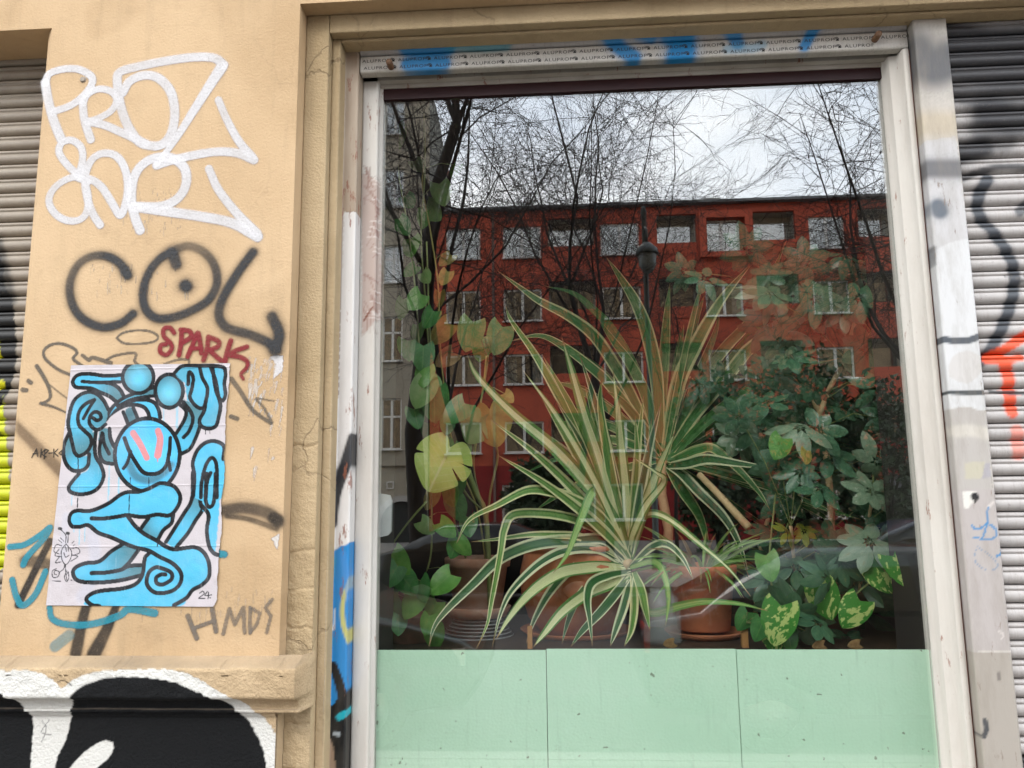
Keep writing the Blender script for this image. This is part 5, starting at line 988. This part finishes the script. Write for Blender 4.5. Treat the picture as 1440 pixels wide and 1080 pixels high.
for i, (px, py, s_, k, y_) in enumerate(WL):
    y_ = y_ if y_ else rs.uniform(.16, .36); at = U3(px, py, y_); size = s_ * (y_ + 2) / 1100 * .98
    o_ = obj('leaf', wmesh(k, i % 5), um); o_.rotation_euler = (rs.uniform(-1.0, .6), rs.uniform(0, 6.28), rs.uniform(-.7, .7)); o_.rotation_mode = 'YXZ'; o_.scale = (size,) * 3; o_.location = Vector(at) - Vector(org)
    j = np.argmin(np.linalg.norm(canes - np.array(at), axis=1) + .3 * (canes[:, 2] > at[2]))
    mb = MB(); a_ = canes[j] - org; b_ = np.array(at) - org + np.array([0, .005, 0]); mb.tube([a_, (a_ + b_) / 2 + np.array([0, 0, .03]), b_], .0016, 5); mb.build('petiole', stem_green, um)
mb = MB(); a_, b_ = np.array(U3(983, 667, .45)), np.array(U3(1053, 742, .33)); mb.tube([a_, a_ * .6 + b_ * .4 + [.002, 0, 0], b_], [.0095, .0105, .012], 9); cb = mb.build('cut_branch', stem_tan, dp, smooth=True); cb.location = -np.array(dp.location)
# dry leaves lying on the shelf edge
for px, py in ((1150, 908), (1200, 907), (940, 905)):
    o_ = place_leaf(hmesh('dry', 1), None, (0, 0, 0), U3(px, py, .13), .03, 1.2, .9, .4, 'fallen_leaf'); tag(o_, {1150: 'dry brown leaf fallen below the golden pothos', 1200: 'curled dry leaf fallen by the brown pot', 940: 'dry leaf fallen at the clean terracotta pot'}[px], 'leaf')

# ================================================================== THE STREET IN FRONT OF THE SHOP (seen mirrored in the glass)
asphalt = simple('asphalt', (.045, .045, .047), .85, c2=(.032, .032, .034), sc=30, bmp=.3)
def _slabs(nt, out):
    co = N(nt, 'TexCoord').outputs['Object']; br = N(nt, 'TexBrick', Vector=co, Scale=1.6)
    br.inputs['Color1'].default_value = (.20, .19, .18, 1); br.inputs['Color2'].default_value = (.25, .24, .22, 1); br.inputs['Mortar'].default_value = (.09, .085, .08, 1); br.inputs['Mortar Size'].default_value = .012
    prin(nt, out, br.outputs['Color'], .85, bump(nt, noise(nt, 60, 4), .2, .005))
slabs = mat('paving_slabs', _slabs)
mb = MB(); mb.box(-400, 400, -500, 300, -.4, -.13); tag(mb.build('ground', simple('ground_mat', (.10, .09, .075), .9, c2=(.07, .07, .055), sc=.6), None), kind='structure')
mb = MB(); mb.box(-60, 60, -3.4, -.2, -.12, 0); tag(mb.build('pavement', slabs, None), kind='structure')
mb = MB(); mb.box(-60, 60, -3.55, -3.4, -.125, .004); tag(mb.build('kerb', simple('granite', (.26, .25, .24), .8, sc=60), None), kind='structure')
mb = MB(); mb.box(-60, 60, -14, -3.551, -.128, -.12); tag(mb.build('road', asphalt, None), kind='structure')
mb = MB(); mb.box(-60, 60, -14.15, -14, -.125, .0); tag(mb.build('kerb', simple('granite_far', (.26, .25, .24), .8, sc=60), None), kind='structure')
mb = MB(); mb.box(-60, 60, -33.2, -14.151, -.12, -.004); tag(mb.build('pavement', slabs, None), kind='structure')

def V2(px, py, yv):      # mirrored pixel -> real x, z on the real plane y = -yv
    return U(px, py, yv)
YB = 33.0
def m_facade(name, c1, c2, stain, sc=1.2):
    def b(nt, out):
        n1 = noise(nt, .35, 6, .65); n2 = noise(nt, 9, 4, .6); n4 = noise(nt, 1.6, 5, .7, stretch=(2.5, 1, .25))
        c_ = mixc(nt, ramp(nt, n1, [(.35, 0.), (.68, 1.)]), c1, c2)
        c_ = mixc(nt, mul(nt, ramp(nt, n4, [(.5, 0.), (.8, 1.)]), .45), c_, stain)
        prin(nt, out, c_, .9, bump(nt, n2, .3, .03), .2)
    return mat(name, b)
redm = m_facade('red_render', (.44, .092, .052), (.35, .07, .042), (.17, .045, .032))
reddk = m_facade('deep_red_render', (.26, .028, .026), (.20, .023, .022), (.09, .016, .016))
greym = m_facade('grey_render', (.34, .30, .235), (.28, .25, .20), (.18, .16, .13))
white_f = simple('white_window_paint', (.70, .69, .66), .5)
pane_m = mat('house_pane', _glass(.13, (.9, .92, .92), .008))
curt = simple('curtain', (.66, .62, .50), .9, c2=(.58, .55, .46), sc=4); curt2 = simple('net_curtain', (.26, .27, .26), .9); darkin = simple('dark_room', (.02, .02, .02), .9)
def wall_holes(name, x0, x1, z0, z1, y, holes, material, parent, depth=.22, origin=(0, 0, 0)):
    """front wall facing +y with rectangular holes and reveals"""
    mb = MB(); ox, oy, oz = origin
    xs = sorted({x0, x1, *[h[0] for h in holes], *[h[1] for h in holes]}); zs = sorted({z0, z1, *[h[2] for h in holes], *[h[3] for h in holes]})
    for a, b_ in zip(xs[:-1], xs[1:]):
        for c_, d in zip(zs[:-1], zs[1:]):
            mx_, mz_ = (a + b_) / 2, (c_ + d) / 2
            if not any(h[0] < mx_ < h[1] and h[2] < mz_ < h[3] for h in holes): mb.poly([(b_ - ox, y - oy, c_ - oz), (a - ox, y - oy, c_ - oz), (a - ox, y - oy, d - oz), (b_ - ox, y - oy, d - oz)])
    for a, b_, c_, d in holes:
        A, B_, C_, D = (a - ox, y - oy, c_ - oz), (b_ - ox, y - oy, c_ - oz), (b_ - ox, y - oy, d - oz), (a - ox, y - oy, d - oz); f = lambda p: (p[0], p[1] - depth, p[2])
        for p_, q_ in ((A, B_), (B_, C_), (C_, D), (D, A)): mb.poly([p_, q_, f(q_), f(p_)])
    return mb.build(name, material, parent)
wcache = {}
def window(parent, a, b_, c_, d, y, org, nleaf=2, transom=0., fill_='dark', name='window', fr=.085):
    w, h_ = round(b_ - a, 3), round(d - c_, 3); key = (w, h_, nleaf, transom)
    if key not in wcache:
        mb = MB(); mb.box(-w / 2, w / 2, -.04, .03, 0, fr); mb.box(-w / 2, w / 2, -.04, .03, h_ - fr, h_); mb.box(-w / 2, -w / 2 + fr, -.04, .03, fr, h_ - fr); mb.box(w / 2 - fr, w / 2, -.04, .03, fr, h_ - fr)
        for k in range(1, nleaf): x_ = -w / 2 + w * k / nleaf; mb.box(x_ - fr * .7, x_ + fr * .7, -.04, .034, fr, h_ - fr)
        if transom: mb.box(-w / 2 + fr, w / 2 - fr, -.045, .036, h_ * transom - fr * .6, h_ * transom + fr * .6)
        mb.box(-w / 2 - .05, w / 2 + .05, .034, .27, -.05, -.004)
        mw = mesh('window', mb.v, mb.f, mats=[white_f]); mb = MB(); mb.box(-w / 2 + .01, w / 2 - .01, -.012, -.004, .01, h_ - .01); mp_ = mesh('pane', mb.v, mb.f, mats=[pane_m])
        mc = {}
        for k, m_ in (('dark', darkin), ('cream', curt), ('net', curt2)):
            mb = MB(); nfold = 22
            vs = [(-w / 2 + .02 + (w - .04) * i / nfold, -.16 + .025 * math.sin(i * 2.1) * (k != 'dark'), z_) for z_ in (.02, h_ - .02) for i in range(nfold + 1)]
            mc[k] = mesh('curtain', vs, [(i, i + 1, nfold + 2 + i, nfold + 1 + i) for i in range(nfold) if k != 'net' or i < 7 or i > 15], mats=[m_])
        wcache[key] = (mw, mp_, mc)
    mw, mp_, mc = wcache[key]
    loc = ((a + b_) / 2 - org[0], y - .12 - org[1], c_ - org[2])
    o_ = obj(name, mw, parent, loc); obj('pane', mp_, o_); obj('curtain', mc[fill_], o_); return o_
logm = simple('loggia_plaster', (.50, .47, .40), .9)
# ---- red apartment house
RB = (5.0, -YB, 0); rb = tag(empty('apartment_house', RB), 'red rendered apartment house with loggias and white windows across the street', 'building')
col_px = [(627, 676, 'w'), (708, 762, 'w'), (772, 838, 'l'), (847, 902, 'w'), (928, 984, 'l'), (993, 1046, 'w'), (1066, 1126, 'l'), (1145, 1196, 'w'), (1216, 1270, 'l'), (1286, 1336, 'w'), (1352, 1410, 'l')]
row_px = [(362, 318), (451, 406), (540, 497), (636, 592)]
xl = U(605, 430, YB)[0]; xr = 24.0; zr_ = U(900, 291, YB)[1]; holes = []; wins = []; rs = random.Random(2)
for a, b_, k in col_px:
    for ri, (pb, pt) in enumerate(row_px):
        xa_, xb2 = U(a, 430, YB)[0], U(b_, 430, YB)[0]; zb_, zt_ = U(720, pb + 1, YB)[1], U(720, pt + 1, YB)[1]
        if k == 'l': zt_ += .35; zb_ -= .05; 
        holes.append((xa_, xb2, zb_, zt_)); wins.append((k, xa_, xb2, zb_, zt_, ri))
gx = [(1096, 1166), (1176, 1236), (706, 760), (850, 905), (770, 838)]
gz0, gz1 = U(720, 733, YB)[1], U(720, 682, YB)[1]
for i, (a, b_) in enumerate(gx): xa_, xb2 = U(a, 700, YB)[0], U(b_, 700, YB)[0]; holes.append((xa_, xb2, gz0, gz1)); wins.append(('w', xa_, xb2, gz0, gz1, 4))
zmid = U(720, 655, YB)[1]
gar = (U(1248, 700, YB)[0], U(1310, 700, YB)[0], 0.05, U(1250, 668, YB)[1]); dr_ = (U(640, 700, YB)[0], U(664, 700, YB)[0], 0.05, 2.7)
up_h = [h for h in holes if h[2] > zmid]; lo_h = [h for h in holes if h[2] < zmid] + [gar, dr_]
wall_holes('wall', xl, xr, zmid, zr_ - .004, -YB, up_h, redm, rb, .22, RB); wall_holes('ground_floor_wall', xl, xr, 0, zmid - .004, -YB, lo_h, reddk, rb, .22, RB)
for k, a, b_, c_, d, ri in wins:
    if k == 'w': window(rb, a, b_, c_, d, -YB, RB, 2 if ri else 2, 0, ['cream', 'net', 'dark', 'dark', 'net'][ri] if rs.random() < .6 else 'net')
    else:        # loggia: recessed box, parapet, glazing behind
        mb = MB(); e0 = (a + b_) / 2 - RB[0]; w = b_ - a; h_ = d - c_
        mb.box(-w / 2, w / 2, -.92, -.9, 0, h_); mb.box(-w / 2 - .02, -w / 2, -.9, -.221, 0, h_); mb.box(w / 2, w / 2 + .02, -.9, -.221, 0, h_); mb.box(-w / 2, w / 2, -.9, -.221, -.02, -.001); mb.box(-w / 2, w / 2, -.9, -.221, h_ + .001, h_ + .02)
        lg = mb.build('loggia', logm, rb, loc=(e0, 0, c_))
        mb = MB(); mb.box(-w / 2 + .1, w / 2 - .1, -.899, -.86, .02, h_ - .3); gl = mb.build('glazing', pane_m, lg); mb = MB(); mb.box(-w / 2, w / 2, -.05, .03, -.0, .28 * h_); mb.build('parapet', redm if ri < 3 else reddk, lg)
        mb = MB(); mb.box(-w / 2 + .1, w / 2 - .1, -.8995, -.8991, .02, h_ - .3); mb.build('frame', white_f if ri == 0 else darkin, lg)
# one window set in a projecting red surround on the top floor
a, b_ = U(993, 330, YB)[0], U(1046, 330, YB)[0]; zb_, zt_ = U(720, 363, YB)[1], U(720, 319, YB)[1]
mb = MB(); mb.box(a - .35 - RB[0], a - .02 - RB[0], .002, .3, zb_ - .3, zt_ + .35); mb.box(b_ + .02 - RB[0], b_ + .35 - RB[0], .002, .3, zb_ - .3, zt_ + .35); mb.box(a - .02 - RB[0], b_ + .02 - RB[0], .002, .3, zt_ + .02, zt_ + .35); mb.box(a - .02 - RB[0], b_ + .02 - RB[0], .002, .28, zb_ - .3, zb_ - .06); mb.build('window_surround', redm, rb)
mb = MB(); mb.box(xl - RB[0], xr - RB[0], -9, .35, zr_, zr_ + .12); mb.box(xl - RB[0] + .2, xr - RB[0], -8, -2.2, zr_ + .121, zr_ + .55); rf = mb.build('roof', simple('roof_felt', (.16, .165, .17), .8), rb)
x_ = U(997, 285, YB + 2)[0]; mb = MB(); mb.box(x_ - RB[0] - .4, x_ - RB[0] + .4, -2.1, -1.2, zr_ + .121, zr_ + .8); mb.build('chimney', simple('chimney_grey', (.3, .3, .29), .9), rf)
x_ = U(694, 430, YB)[0]; mb = MB(); mb.tube([(x_ - RB[0], .08, .1), (x_ - RB[0], .08, zr_ - .02)], .06, 8); mb.build('downpipe', simple('zinc', (.20, .12, .10), .6), rb)
mb = MB(); mb.box(gar[0] - RB[0], gar[1] - RB[0], -.24, -.2, .05, gar[3]); [mb.box(gar[0] - RB[0], gar[1] - RB[0], -.2, -.175, .05 + .22 * i, .05 + .22 * i + .19) for i in range(int(gar[3] / .22))]; mb.build('garage_door', simple('grey_door', (.12, .125, .14), .6), rb)
mb = MB(); mb.box(dr_[0] - RB[0], dr_[1] - RB[0], -.22, -.16, .05, 2.7); mb.build('door', simple('dark_door', (.05, .035, .03), .5), rb)
mb = MB(); mb.box(xl - RB[0], xr - RB[0], -9, -3, 0, zr_ - .01); mb.build('rear_block', darkin, rb)
# ---- grey old tenement, taller, to its side
GB = (-10.0, -YB, 0); gb = tag(empty('tenement_house', GB), 'taller grey rendered old tenement house with arched doorway across the street', 'building')
gl_, gr_ = -22.0, xl - .06; ztop = U(600, 120, YB)[1]
gw = []; rows_g = [(398, 345), (508, 445), (632, 560), (292, 238), (190, 142)]
for cxp in (553, 500, 447, 394):
    for pb, pt in rows_g: gw.append((U(cxp - 14, 400, YB)[0], U(cxp + 14, 400, YB)[0], U(560, pb, YB)[1], U(560, pt, YB)[1]))
wall_holes('wall', gl_, gr_, 0, ztop, -YB + .05, gw, greym, gb, .22, GB)
for i, (a, b_, c_, d) in enumerate(gw): window(gb, a, b_, c_, d, -YB + .05, GB, 2, .64, 'dark' if i % 3 else 'net', fr=.075)
mb = MB()       # gable firewall and pitched roof
pts = [(.05, 0), (.05, ztop), (-3.2, ztop - .4), (-7.5, ztop - 3.4), (-12, zr_ + .8), (-12, 0)]
n = len(pts); bi = 0; mb.v += [(gr_ - GB[0], y_, z_) for y_, z_ in pts] + [(gl_ - GB[0], y_, z_) for y_, z_ in pts]
mb.f += [tuple(range(n))] + [(i, n + i, n + i + 1, i + 1) for i in range(1, n - 1)]; mb.m = [0] * len(mb.f); mb.build('firewall', m_facade('firewall_render', (.22, .21, .18), (.17, .16, .14), (.1, .095, .085)), gb)
mb = MB(); mb.box(gr_ - GB[0] - .9, gr_ - GB[0] - .05, -6.6, -5.4, ztop - 4.5, ztop - .9); mb.box(gr_ - GB[0] - .98, gr_ - GB[0] + .03, -6.7, -5.3, ztop - .899, ztop - .7); mb.build('chimney', simple('brick_red', (.33, .10, .06), .9, c2=(.25, .08, .05), sc=12), gb)
mb = MB(); mb.box(gl_ - GB[0], gr_ - GB[0], .0501, .45, ztop - .35, ztop); mb.box(gl_ - GB[0], gr_ - GB[0], .0501, .2, U(560, 655, YB)[1], U(560, 650, YB)[1]); mb.build('cornice', greym, gb)
ax, aw = U(566, 700, YB)[0] - GB[0], .95; az = U(566, 735, YB)[1]
mb = MB(); mb.poly([(ax + aw, .056, 0), (ax - aw, .056, 0)] + [(ax + aw * math.cos(t), .056, az + aw * math.sin(t)) for t in np.linspace(math.pi, 0, 14)]); dd = mb.build('door', simple('green_black_door', (.02, .024, .025), .4), gb)
mb = MB()
for s0, (t0, t1) in enumerate(zip(np.linspace(0, math.pi, 15)[:-1], np.linspace(0, math.pi, 15)[1:])):
    q_ = [(ax + R_ * math.cos(t), y_, az + R_ * math.sin(t)) for R_, t in ((aw, t0), (aw + .25, t0), (aw + .25, t1), (aw, t1)) for y_ in (.16,)]; mb.poly(q_); mb.poly([(p[0], .052, p[2]) for p in q_[1:3]] + [q_[2], q_[1]]); mb.poly([(q_[0][0], .052, q_[0][2]), (q_[3][0], .052, q_[3][2]), q_[3], q_[0]])
mb.box(ax - aw - .25, ax - aw, .052, .16, 0, az); mb.box(ax + aw, ax + aw + .25, .052, .16, 0, az); mb.build('door_arch', simple('arch_stone', (.42, .40, .38), .9), gb)
for k in (-.55, .35):
    mb = MB(); [mb.box(*b4) for b4 in ((ax + k - .16, ax + k + .16, .052, .12, az + 1.5, az + 1.54), (ax + k - .16, ax + k + .16, .052, .12, az + 1.78, az + 1.82), (ax + k - .16, ax + k - .12, .052, .12, az + 1.541, az + 1.779), (ax + k + .12, ax + k + .16, .052, .12, az + 1.541, az + 1.779))]; mb.build('ornament', white_f, gb)

# ------------------------------------------------------------------ bare street trees
bark = simple('bark', (.035, .030, .027), .95, c2=(.022, .019, .018), sc=14, bmp=.5); twigm = simple('twig', (.030, .024, .024), .9)
def bare_tree(name, label, base, height, seed, lean=(0, 0), spread=1., droop=0., r0=.17, fork=.36, dens=1., limbs=5, tw=.0048):
    rs = random.Random(seed); e = tag(empty(name, base), label, 'tree', 'bare street trees across the road'); big, fine = MB(), MB()
    def grow(p, d, L, r, lv, mbx):
        n = 6 if lv < 2 else 4; pts = [p]; rad = [r]; q_ = Vector(p); dd = Vector(d).normalized()
        for i in range(n):
            wob = (.16, .2, .28, .34, .38)[lv]
            dd = (dd + Vector((rs.gauss(0, wob), rs.gauss(0, wob), rs.gauss(0, wob) + (.07 if lv == 1 else 0) - droop * (lv >= 2) * .28)) * .6).normalized()
            q_ = q_ + dd * (L / n); pts.append(tuple(q_)); rad.append(max(tw * (.75 if lv >= 4 else 1), r * (1 - (i + 1) / n * (.45 if lv == 0 else .80))))
        mbx.tube(pts, rad, (10, 7, 5, 3, 3)[lv], cap=False)
        return [Vector(x) for x in pts], rad
    H = height
    tp, tr_ = grow((0, 0, -.1), (lean[0], lean[1], 1), H * fork, r0, 0, big)
    lim = []
    for i in range(limbs):
        a = 2 * math.pi * i / limbs + rs.uniform(-.4, .4); s0 = spread * rs.uniform(.45, .95); d = (math.cos(a) * s0 + lean[0], math.sin(a) * s0, rs.uniform(.8, 1.3)); ti = len(tp) - 1 if fork < .5 else rs.choice(range(3, len(tp))); lim.append(grow(tp[ti] - Vector((0, 0, rs.uniform(0, .12) * H * fork if fork < .5 else 0)), d, H * rs.uniform(.42, .62), r0 * rs.uniform(.26, .38), 1, big))
    lim.append(grow(tp[-1], (lean[0] * .5, 0, 1.2), H * .6, r0 * .42, 1, big))
    def along(br, t): P_, R_ = br; k = min(len(P_) - 2, int(t * (len(P_) - 1))); f = t * (len(P_) - 1) - k; return P_[k].lerp(P_[k + 1], f), (P_[k + 1] - P_[k]).normalized(), R_[k]
    l2 = []
    for br in lim:
        for _ in range(int(10 * dens)):
            p, d, r = along(br, rs.uniform(.18, 1)); sd = Vector((rs.gauss(0, 1), rs.gauss(0, 1), rs.gauss(.15, .7))).normalized(); l2.append(grow(tuple(p), d * .35 + sd * 1.0, H * rs.uniform(.14, .28), max(.009, r * .36), 2, fine))
    l3 = []
    for br in l2:
        for _ in range(int(7 * dens)):
            p, d, r = along(br, rs.uniform(.15, 1)); sd = Vector((rs.gauss(0, 1), rs.gauss(0, 1), rs.gauss(.1, .8))).normalized(); l3.append(grow(tuple(p), d * .7 + sd * .8, H * rs.uniform(.06, .13), .0055, 3, fine))
    for br in l3:
        for _ in range(int(5 * dens)):
            p, d, r = along(br, rs.uniform(.2, 1)); sd = Vector((rs.gauss(0, 1), rs.gauss(0, 1), rs.gauss(0, .8))).normalized(); grow(tuple(p), d * .8 + sd * .7, H * rs.uniform(.03, .065), .0042, 4, fine)
    big.build('trunk', bark, e, smooth=True); cr_ = fine.build('crown', twigm, e); cr_['kind'] = 'stuff'
    return e
def tx(px, yv): return U(px, 720, yv)[0]
bare_tree('bare_tree', 'thick dark bare tree before the grey tenement', (tx(596, 13), -13, 0), 13.0, 4, (-.07, 0), .9, .1, .20, .72, .9, 6)
bare_tree('bare_tree', 'bare tree with low forks before the red house beside its downpipe', (tx(686, 15), -15, 0), 11.5, 12, (.03, 0), 1.0, .1, .12, .52, 1.1, 6)
bare_tree('bare_tree', 'slender upright bare tree before the second loggia column', (tx(856, 19), -19, 0), 13.5, 15, (.0, 0), 1.0, .0, .12, .58, 1.1, 6)
bare_tree('bare_tree', 'slim bare tree between the low forked tree and the street lamp', (tx(800, 22), -22, 0), 15.0, 23, (-.03, 0), 1.1, .0, .12, .56, 1.1, 6)
bare_tree('bare_tree', 'drooping bare tree with dense hanging twigs before the garage', (tx(1395, 12), -12, 0), 10.0, 37, (-.02, 0), .95, .5, .13, .45, 1.15, 6)
bare_tree('bare_tree', 'small bare tree beside the street lamp', (tx(955, 20), -20.5, 0), 9.5, 42, (-.02, 0), .6, .05, .06, .55, .8, 3)
# ------------------------------------------------------------------ evergreen shrubs before the red house
shl = simple('evergreen_leaf', (.022, .045, .020), .5, c2=(.035, .065, .028), sc=3)
for k_, (px, yv, hh, ww, lb) in enumerate(((1010, 24, 5.8, 1.5, 'broad dark evergreen shrub before the red house, beside the small bare tree'), (1130, 26, 7.0, 2.0, 'tall dark evergreen shrub before the red house, between two other shrubs'), (1245, 25, 5.6, 1.6, 'dark evergreen shrub before the garage of the red house'), (765, 27, 3.4, 1.3, 'low dark evergreen shrub before the red house, between the slim trees'))):
    rg = np.random.default_rng(60 + k_); e = tag(empty('evergreen_shrub', (tx(px, yv), -yv, 0)), lb, 'shrub', 'evergreen shrubs before the red house'); n = 4200
    th, ph = rg.uniform(0, 2 * np.pi, n), np.arccos(rg.uniform(-.95, 1, n)); rr = (.72 + .28 * rg.random(n)) * (1 + .16 * np.sin(5 * th + 3 * ph) + .12 * np.sin(9 * ph + 2 * th))
    C_ = np.stack([ww * rr * np.sin(ph) * np.cos(th), ww * .8 * rr * np.sin(ph) * np.sin(th), hh * .52 + hh * .47 * rr * np.cos(ph)], -1)
    a_, b_ = rg.normal(size=(n, 3)), rg.normal(size=(n, 3)); a_ /= np.linalg.norm(a_, axis=1)[:, None]; b_ -= a_ * (a_ * b_).sum(1)[:, None]; b_ /= np.linalg.norm(b_, axis=1)[:, None]; s1 = rg.uniform(.09, .18, n)[:, None]; s2 = s1 * .45
    V = np.stack([C_ - a_ * s1, C_ - b_ * s2, C_ + a_ * s1, C_ + b_ * s2], 1).reshape(-1, 3); V[:, 2] = np.maximum(V[:, 2], .02)
    cr_ = obj('crown', mesh('crown', V, np.arange(4 * n).reshape(-1, 4), mats=[shl]), e); cr_['kind'] = 'stuff'
    mb = MB(); [mb.tube([(0, 0, 0), (.3 * math.cos(t), .3 * math.sin(t), hh * .3), (.6 * ww * math.cos(t), .5 * ww * math.sin(t), hh * .62)], [.07, .05, .02], 6) for t in (0, 1.3, 2.6, 3.9, 5.2)]; mb.build('trunk', bark, e, smooth=True)
# ------------------------------------------------------------------ street lamp
lx = tx(921, 18); lm = tag(empty('street_lamp', (lx, -18, 0)), 'dark grey street lamp with a lantern head across the road', 'street lamp')
zl_, zt2 = U(921, 375, 18)[1], U(921, 292, 18)[1]; lmm = simple('lamp_paint', (.05, .06, .06), .45)
mb = MB(); mb.lathe([(.13, 0), (.13, .7), (.08, .75), (.065, zt2 - .2), (.09, zt2 - .15), (.05, zt2), (0, zt2 + .08)], n=14); mb.build('pole', lmm, lm, smooth=True)
mb = MB(); mb.tube([(0, 0, zl_ + .9), (0, .25, zl_ + 1.0), (0, .45, zl_ + .85), (0, .45, zl_ + .5)], .035, 8); mb.build('bracket', lmm, lm, smooth=True)
mb = MB(); mb.lathe([(0, .5), (.10, .5), (.26, .35), (.30, .2), (.28, .18), (0, .18)], n=20); ho = mb.build('lamp_hood', lmm, lm, smooth=True); ho.location = (0, .45, zl_)
mb = MB(); mb.lathe([(.24, .18), (.22, -.1), (.12, -.28), (0, -.32)], n=20); gl2 = mb.build('lamp_globe', simple('lamp_glass', (.16, .18, .18), .25), lm, smooth=True); gl2.location = (0, .45, zl_)

# ------------------------------------------------------------------ parked cars
tyre = simple('tyre', (.02, .02, .02), .8); rim = simple('alloy', (.45, .45, .46), .3, metal=.9); cglass = simple('car_glass', (.010, .012, .013), .05, spec=.4); lampm = simple('lamp_lens', (.5, .5, .5), .1); redl = simple('tail_lens', (.35, .01, .01), .2)
def car(label, loc, paint, flip=False, L=4.4, Wd=1.78, Hr=1.42):
    e = tag(empty('parked_car', loc), label, 'car'); s_ = -1 if flip else 1
    st = [(-.5, .52, .78, .80, .78), (-.485, .28, .86, .90, .93), (-.40, .22, .92, .96, .99), (-.32, .22, .94, 1.20, 1.), (-.22, .22, .95, 1.40, 1.), (-.05, .22, .95, Hr, 1.), (.08, .22, .95, Hr - .03, 1.), (.19, .22, .94, 1.20, 1.), (.27, .22, .93, .99, 1.), (.38, .22, .86, .88, .98), (.47, .26, .74, .76, .92), (.5, .42, .62, .66, .80)]
    V = []; F_ = []; mi = []; k = 12
    for fx, zb, zbelt, zroof, wf in st:
        hw = Wd / 2 * wf; ht = hw * (.94 if zroof - zbelt < .1 else .74)
        half = [(hw * .80, zb), (hw * .97, zb + .08), (hw, (zb + zbelt) * .5), (hw * .97, zbelt), (ht, zroof - .05 * (zroof > zbelt + .1)), (ht * .80, zroof)]
        ring = [(fx * L * s_, y_, z_) for y_, z_ in half] + [(fx * L * s_, -y_, z_) for y_, z_ in half[::-1]]; V += ring
    for i in range(len(st) - 1):
        for j in range(k):
            j2 = (j + 1) % k; F_.append((i * k + j, (i + 1) * k + j, (i + 1) * k + j2, i * k + j2)[::s_])
            g_ = (j in (3, 7) and 2 <= i <= 8 and i not in (5,)) or (j in (4, 5, 6) and i in (2, 3, 7, 6) and i not in (6,)); mi.append(1 if g_ else 0)
    F_ += [tuple(range(k)), tuple(range((len(st) - 1) * k, len(st) * k))]; mi += [0, 0]
    body = obj('body', mesh('body', V, F_, mats=[paint, cglass], midx=mi, smooth=True), e)
    for fx in (-.30, .31):
        for sy in (-1, 1):
            mb = MB(); mb.lathe([(.2, -.1), (.31, -.09), (.32, -.05), (.32, .05), (.31, .09), (.2, .1)], n=24); w = mb.build('wheel', tyre, e, smooth=True); w.location = (fx * L * s_, sy * Wd * .44, .32); w.rotation_euler = (math.pi / 2, 0, 0)
            mb = MB(); mb.lathe([(0, -.085), (.06, -.088), (.2, -.08), (.2, .08), (.06, .088), (0, .085)], n=20); mb.build('rim', rim, w, smooth=True)
    for sy in (-1, 1):
        mb = MB(); mb.box(-.10, .06, -.2, .2, -.06, .06); h1 = mb.build('headlight', lampm, e); h1.location = (.465 * L * s_, sy * Wd * .34, .66)
        mb = MB(); mb.box(-.06, .06, -.16, .16, -.09, .09); h1 = mb.build('tail_light', redl, e); h1.location = (-.482 * L * s_, sy * Wd * .36, .78)
        mb = MB(); mb.lathe([(0, -.05), (.08, -.04), (.10, .02), (.06, .07), (0, .08)], n=12); h1 = mb.build('mirror', paint, e, smooth=True); h1.location = (.17 * L * s_, sy * (Wd / 2 + .07), .98)
    return e
car('dark grey car parked at the kerb facing the shop window', (2.75, -4.75, -.12), simple('dark_car_paint', (.02, .022, .026), .18, spec=.25))
car('dark green car parked at the kerb in front of the pier', (-2.85, -4.75, -.12), simple('green_car_paint', (.02, .035, .03), .2, spec=.25))
car('dark blue car parked across the road', (6.5, -12.9, -.12), simple('blue_car_paint', (.02, .03, .06), .2, spec=.25), True)
car('black car parked across the road before the low forked tree', (-1.2, -12.9, -.12), simple('black_car_paint', (.012, .012, .014), .2, spec=.25))

# surfaces without any paint on them carry an empty paint layer
PAINTED = {M[k].name for k in ('plaster', 'plaster_trim', 'plaster_ledge', 'frame', 'frame_dirty', 'guide', 'post', 'slat', 'slat_old', 'film')}
for me in bpy.data.meshes:
    if any(m_ and m_.name in PAINTED for m_ in me.materials) and 'paint' not in me.attributes:
        a_ = me.attributes.new('paint', 'FLOAT_COLOR', 'POINT'); a_.data.foreach_set('color', np.zeros(len(me.vertices) * 4, dtype=np.float32))
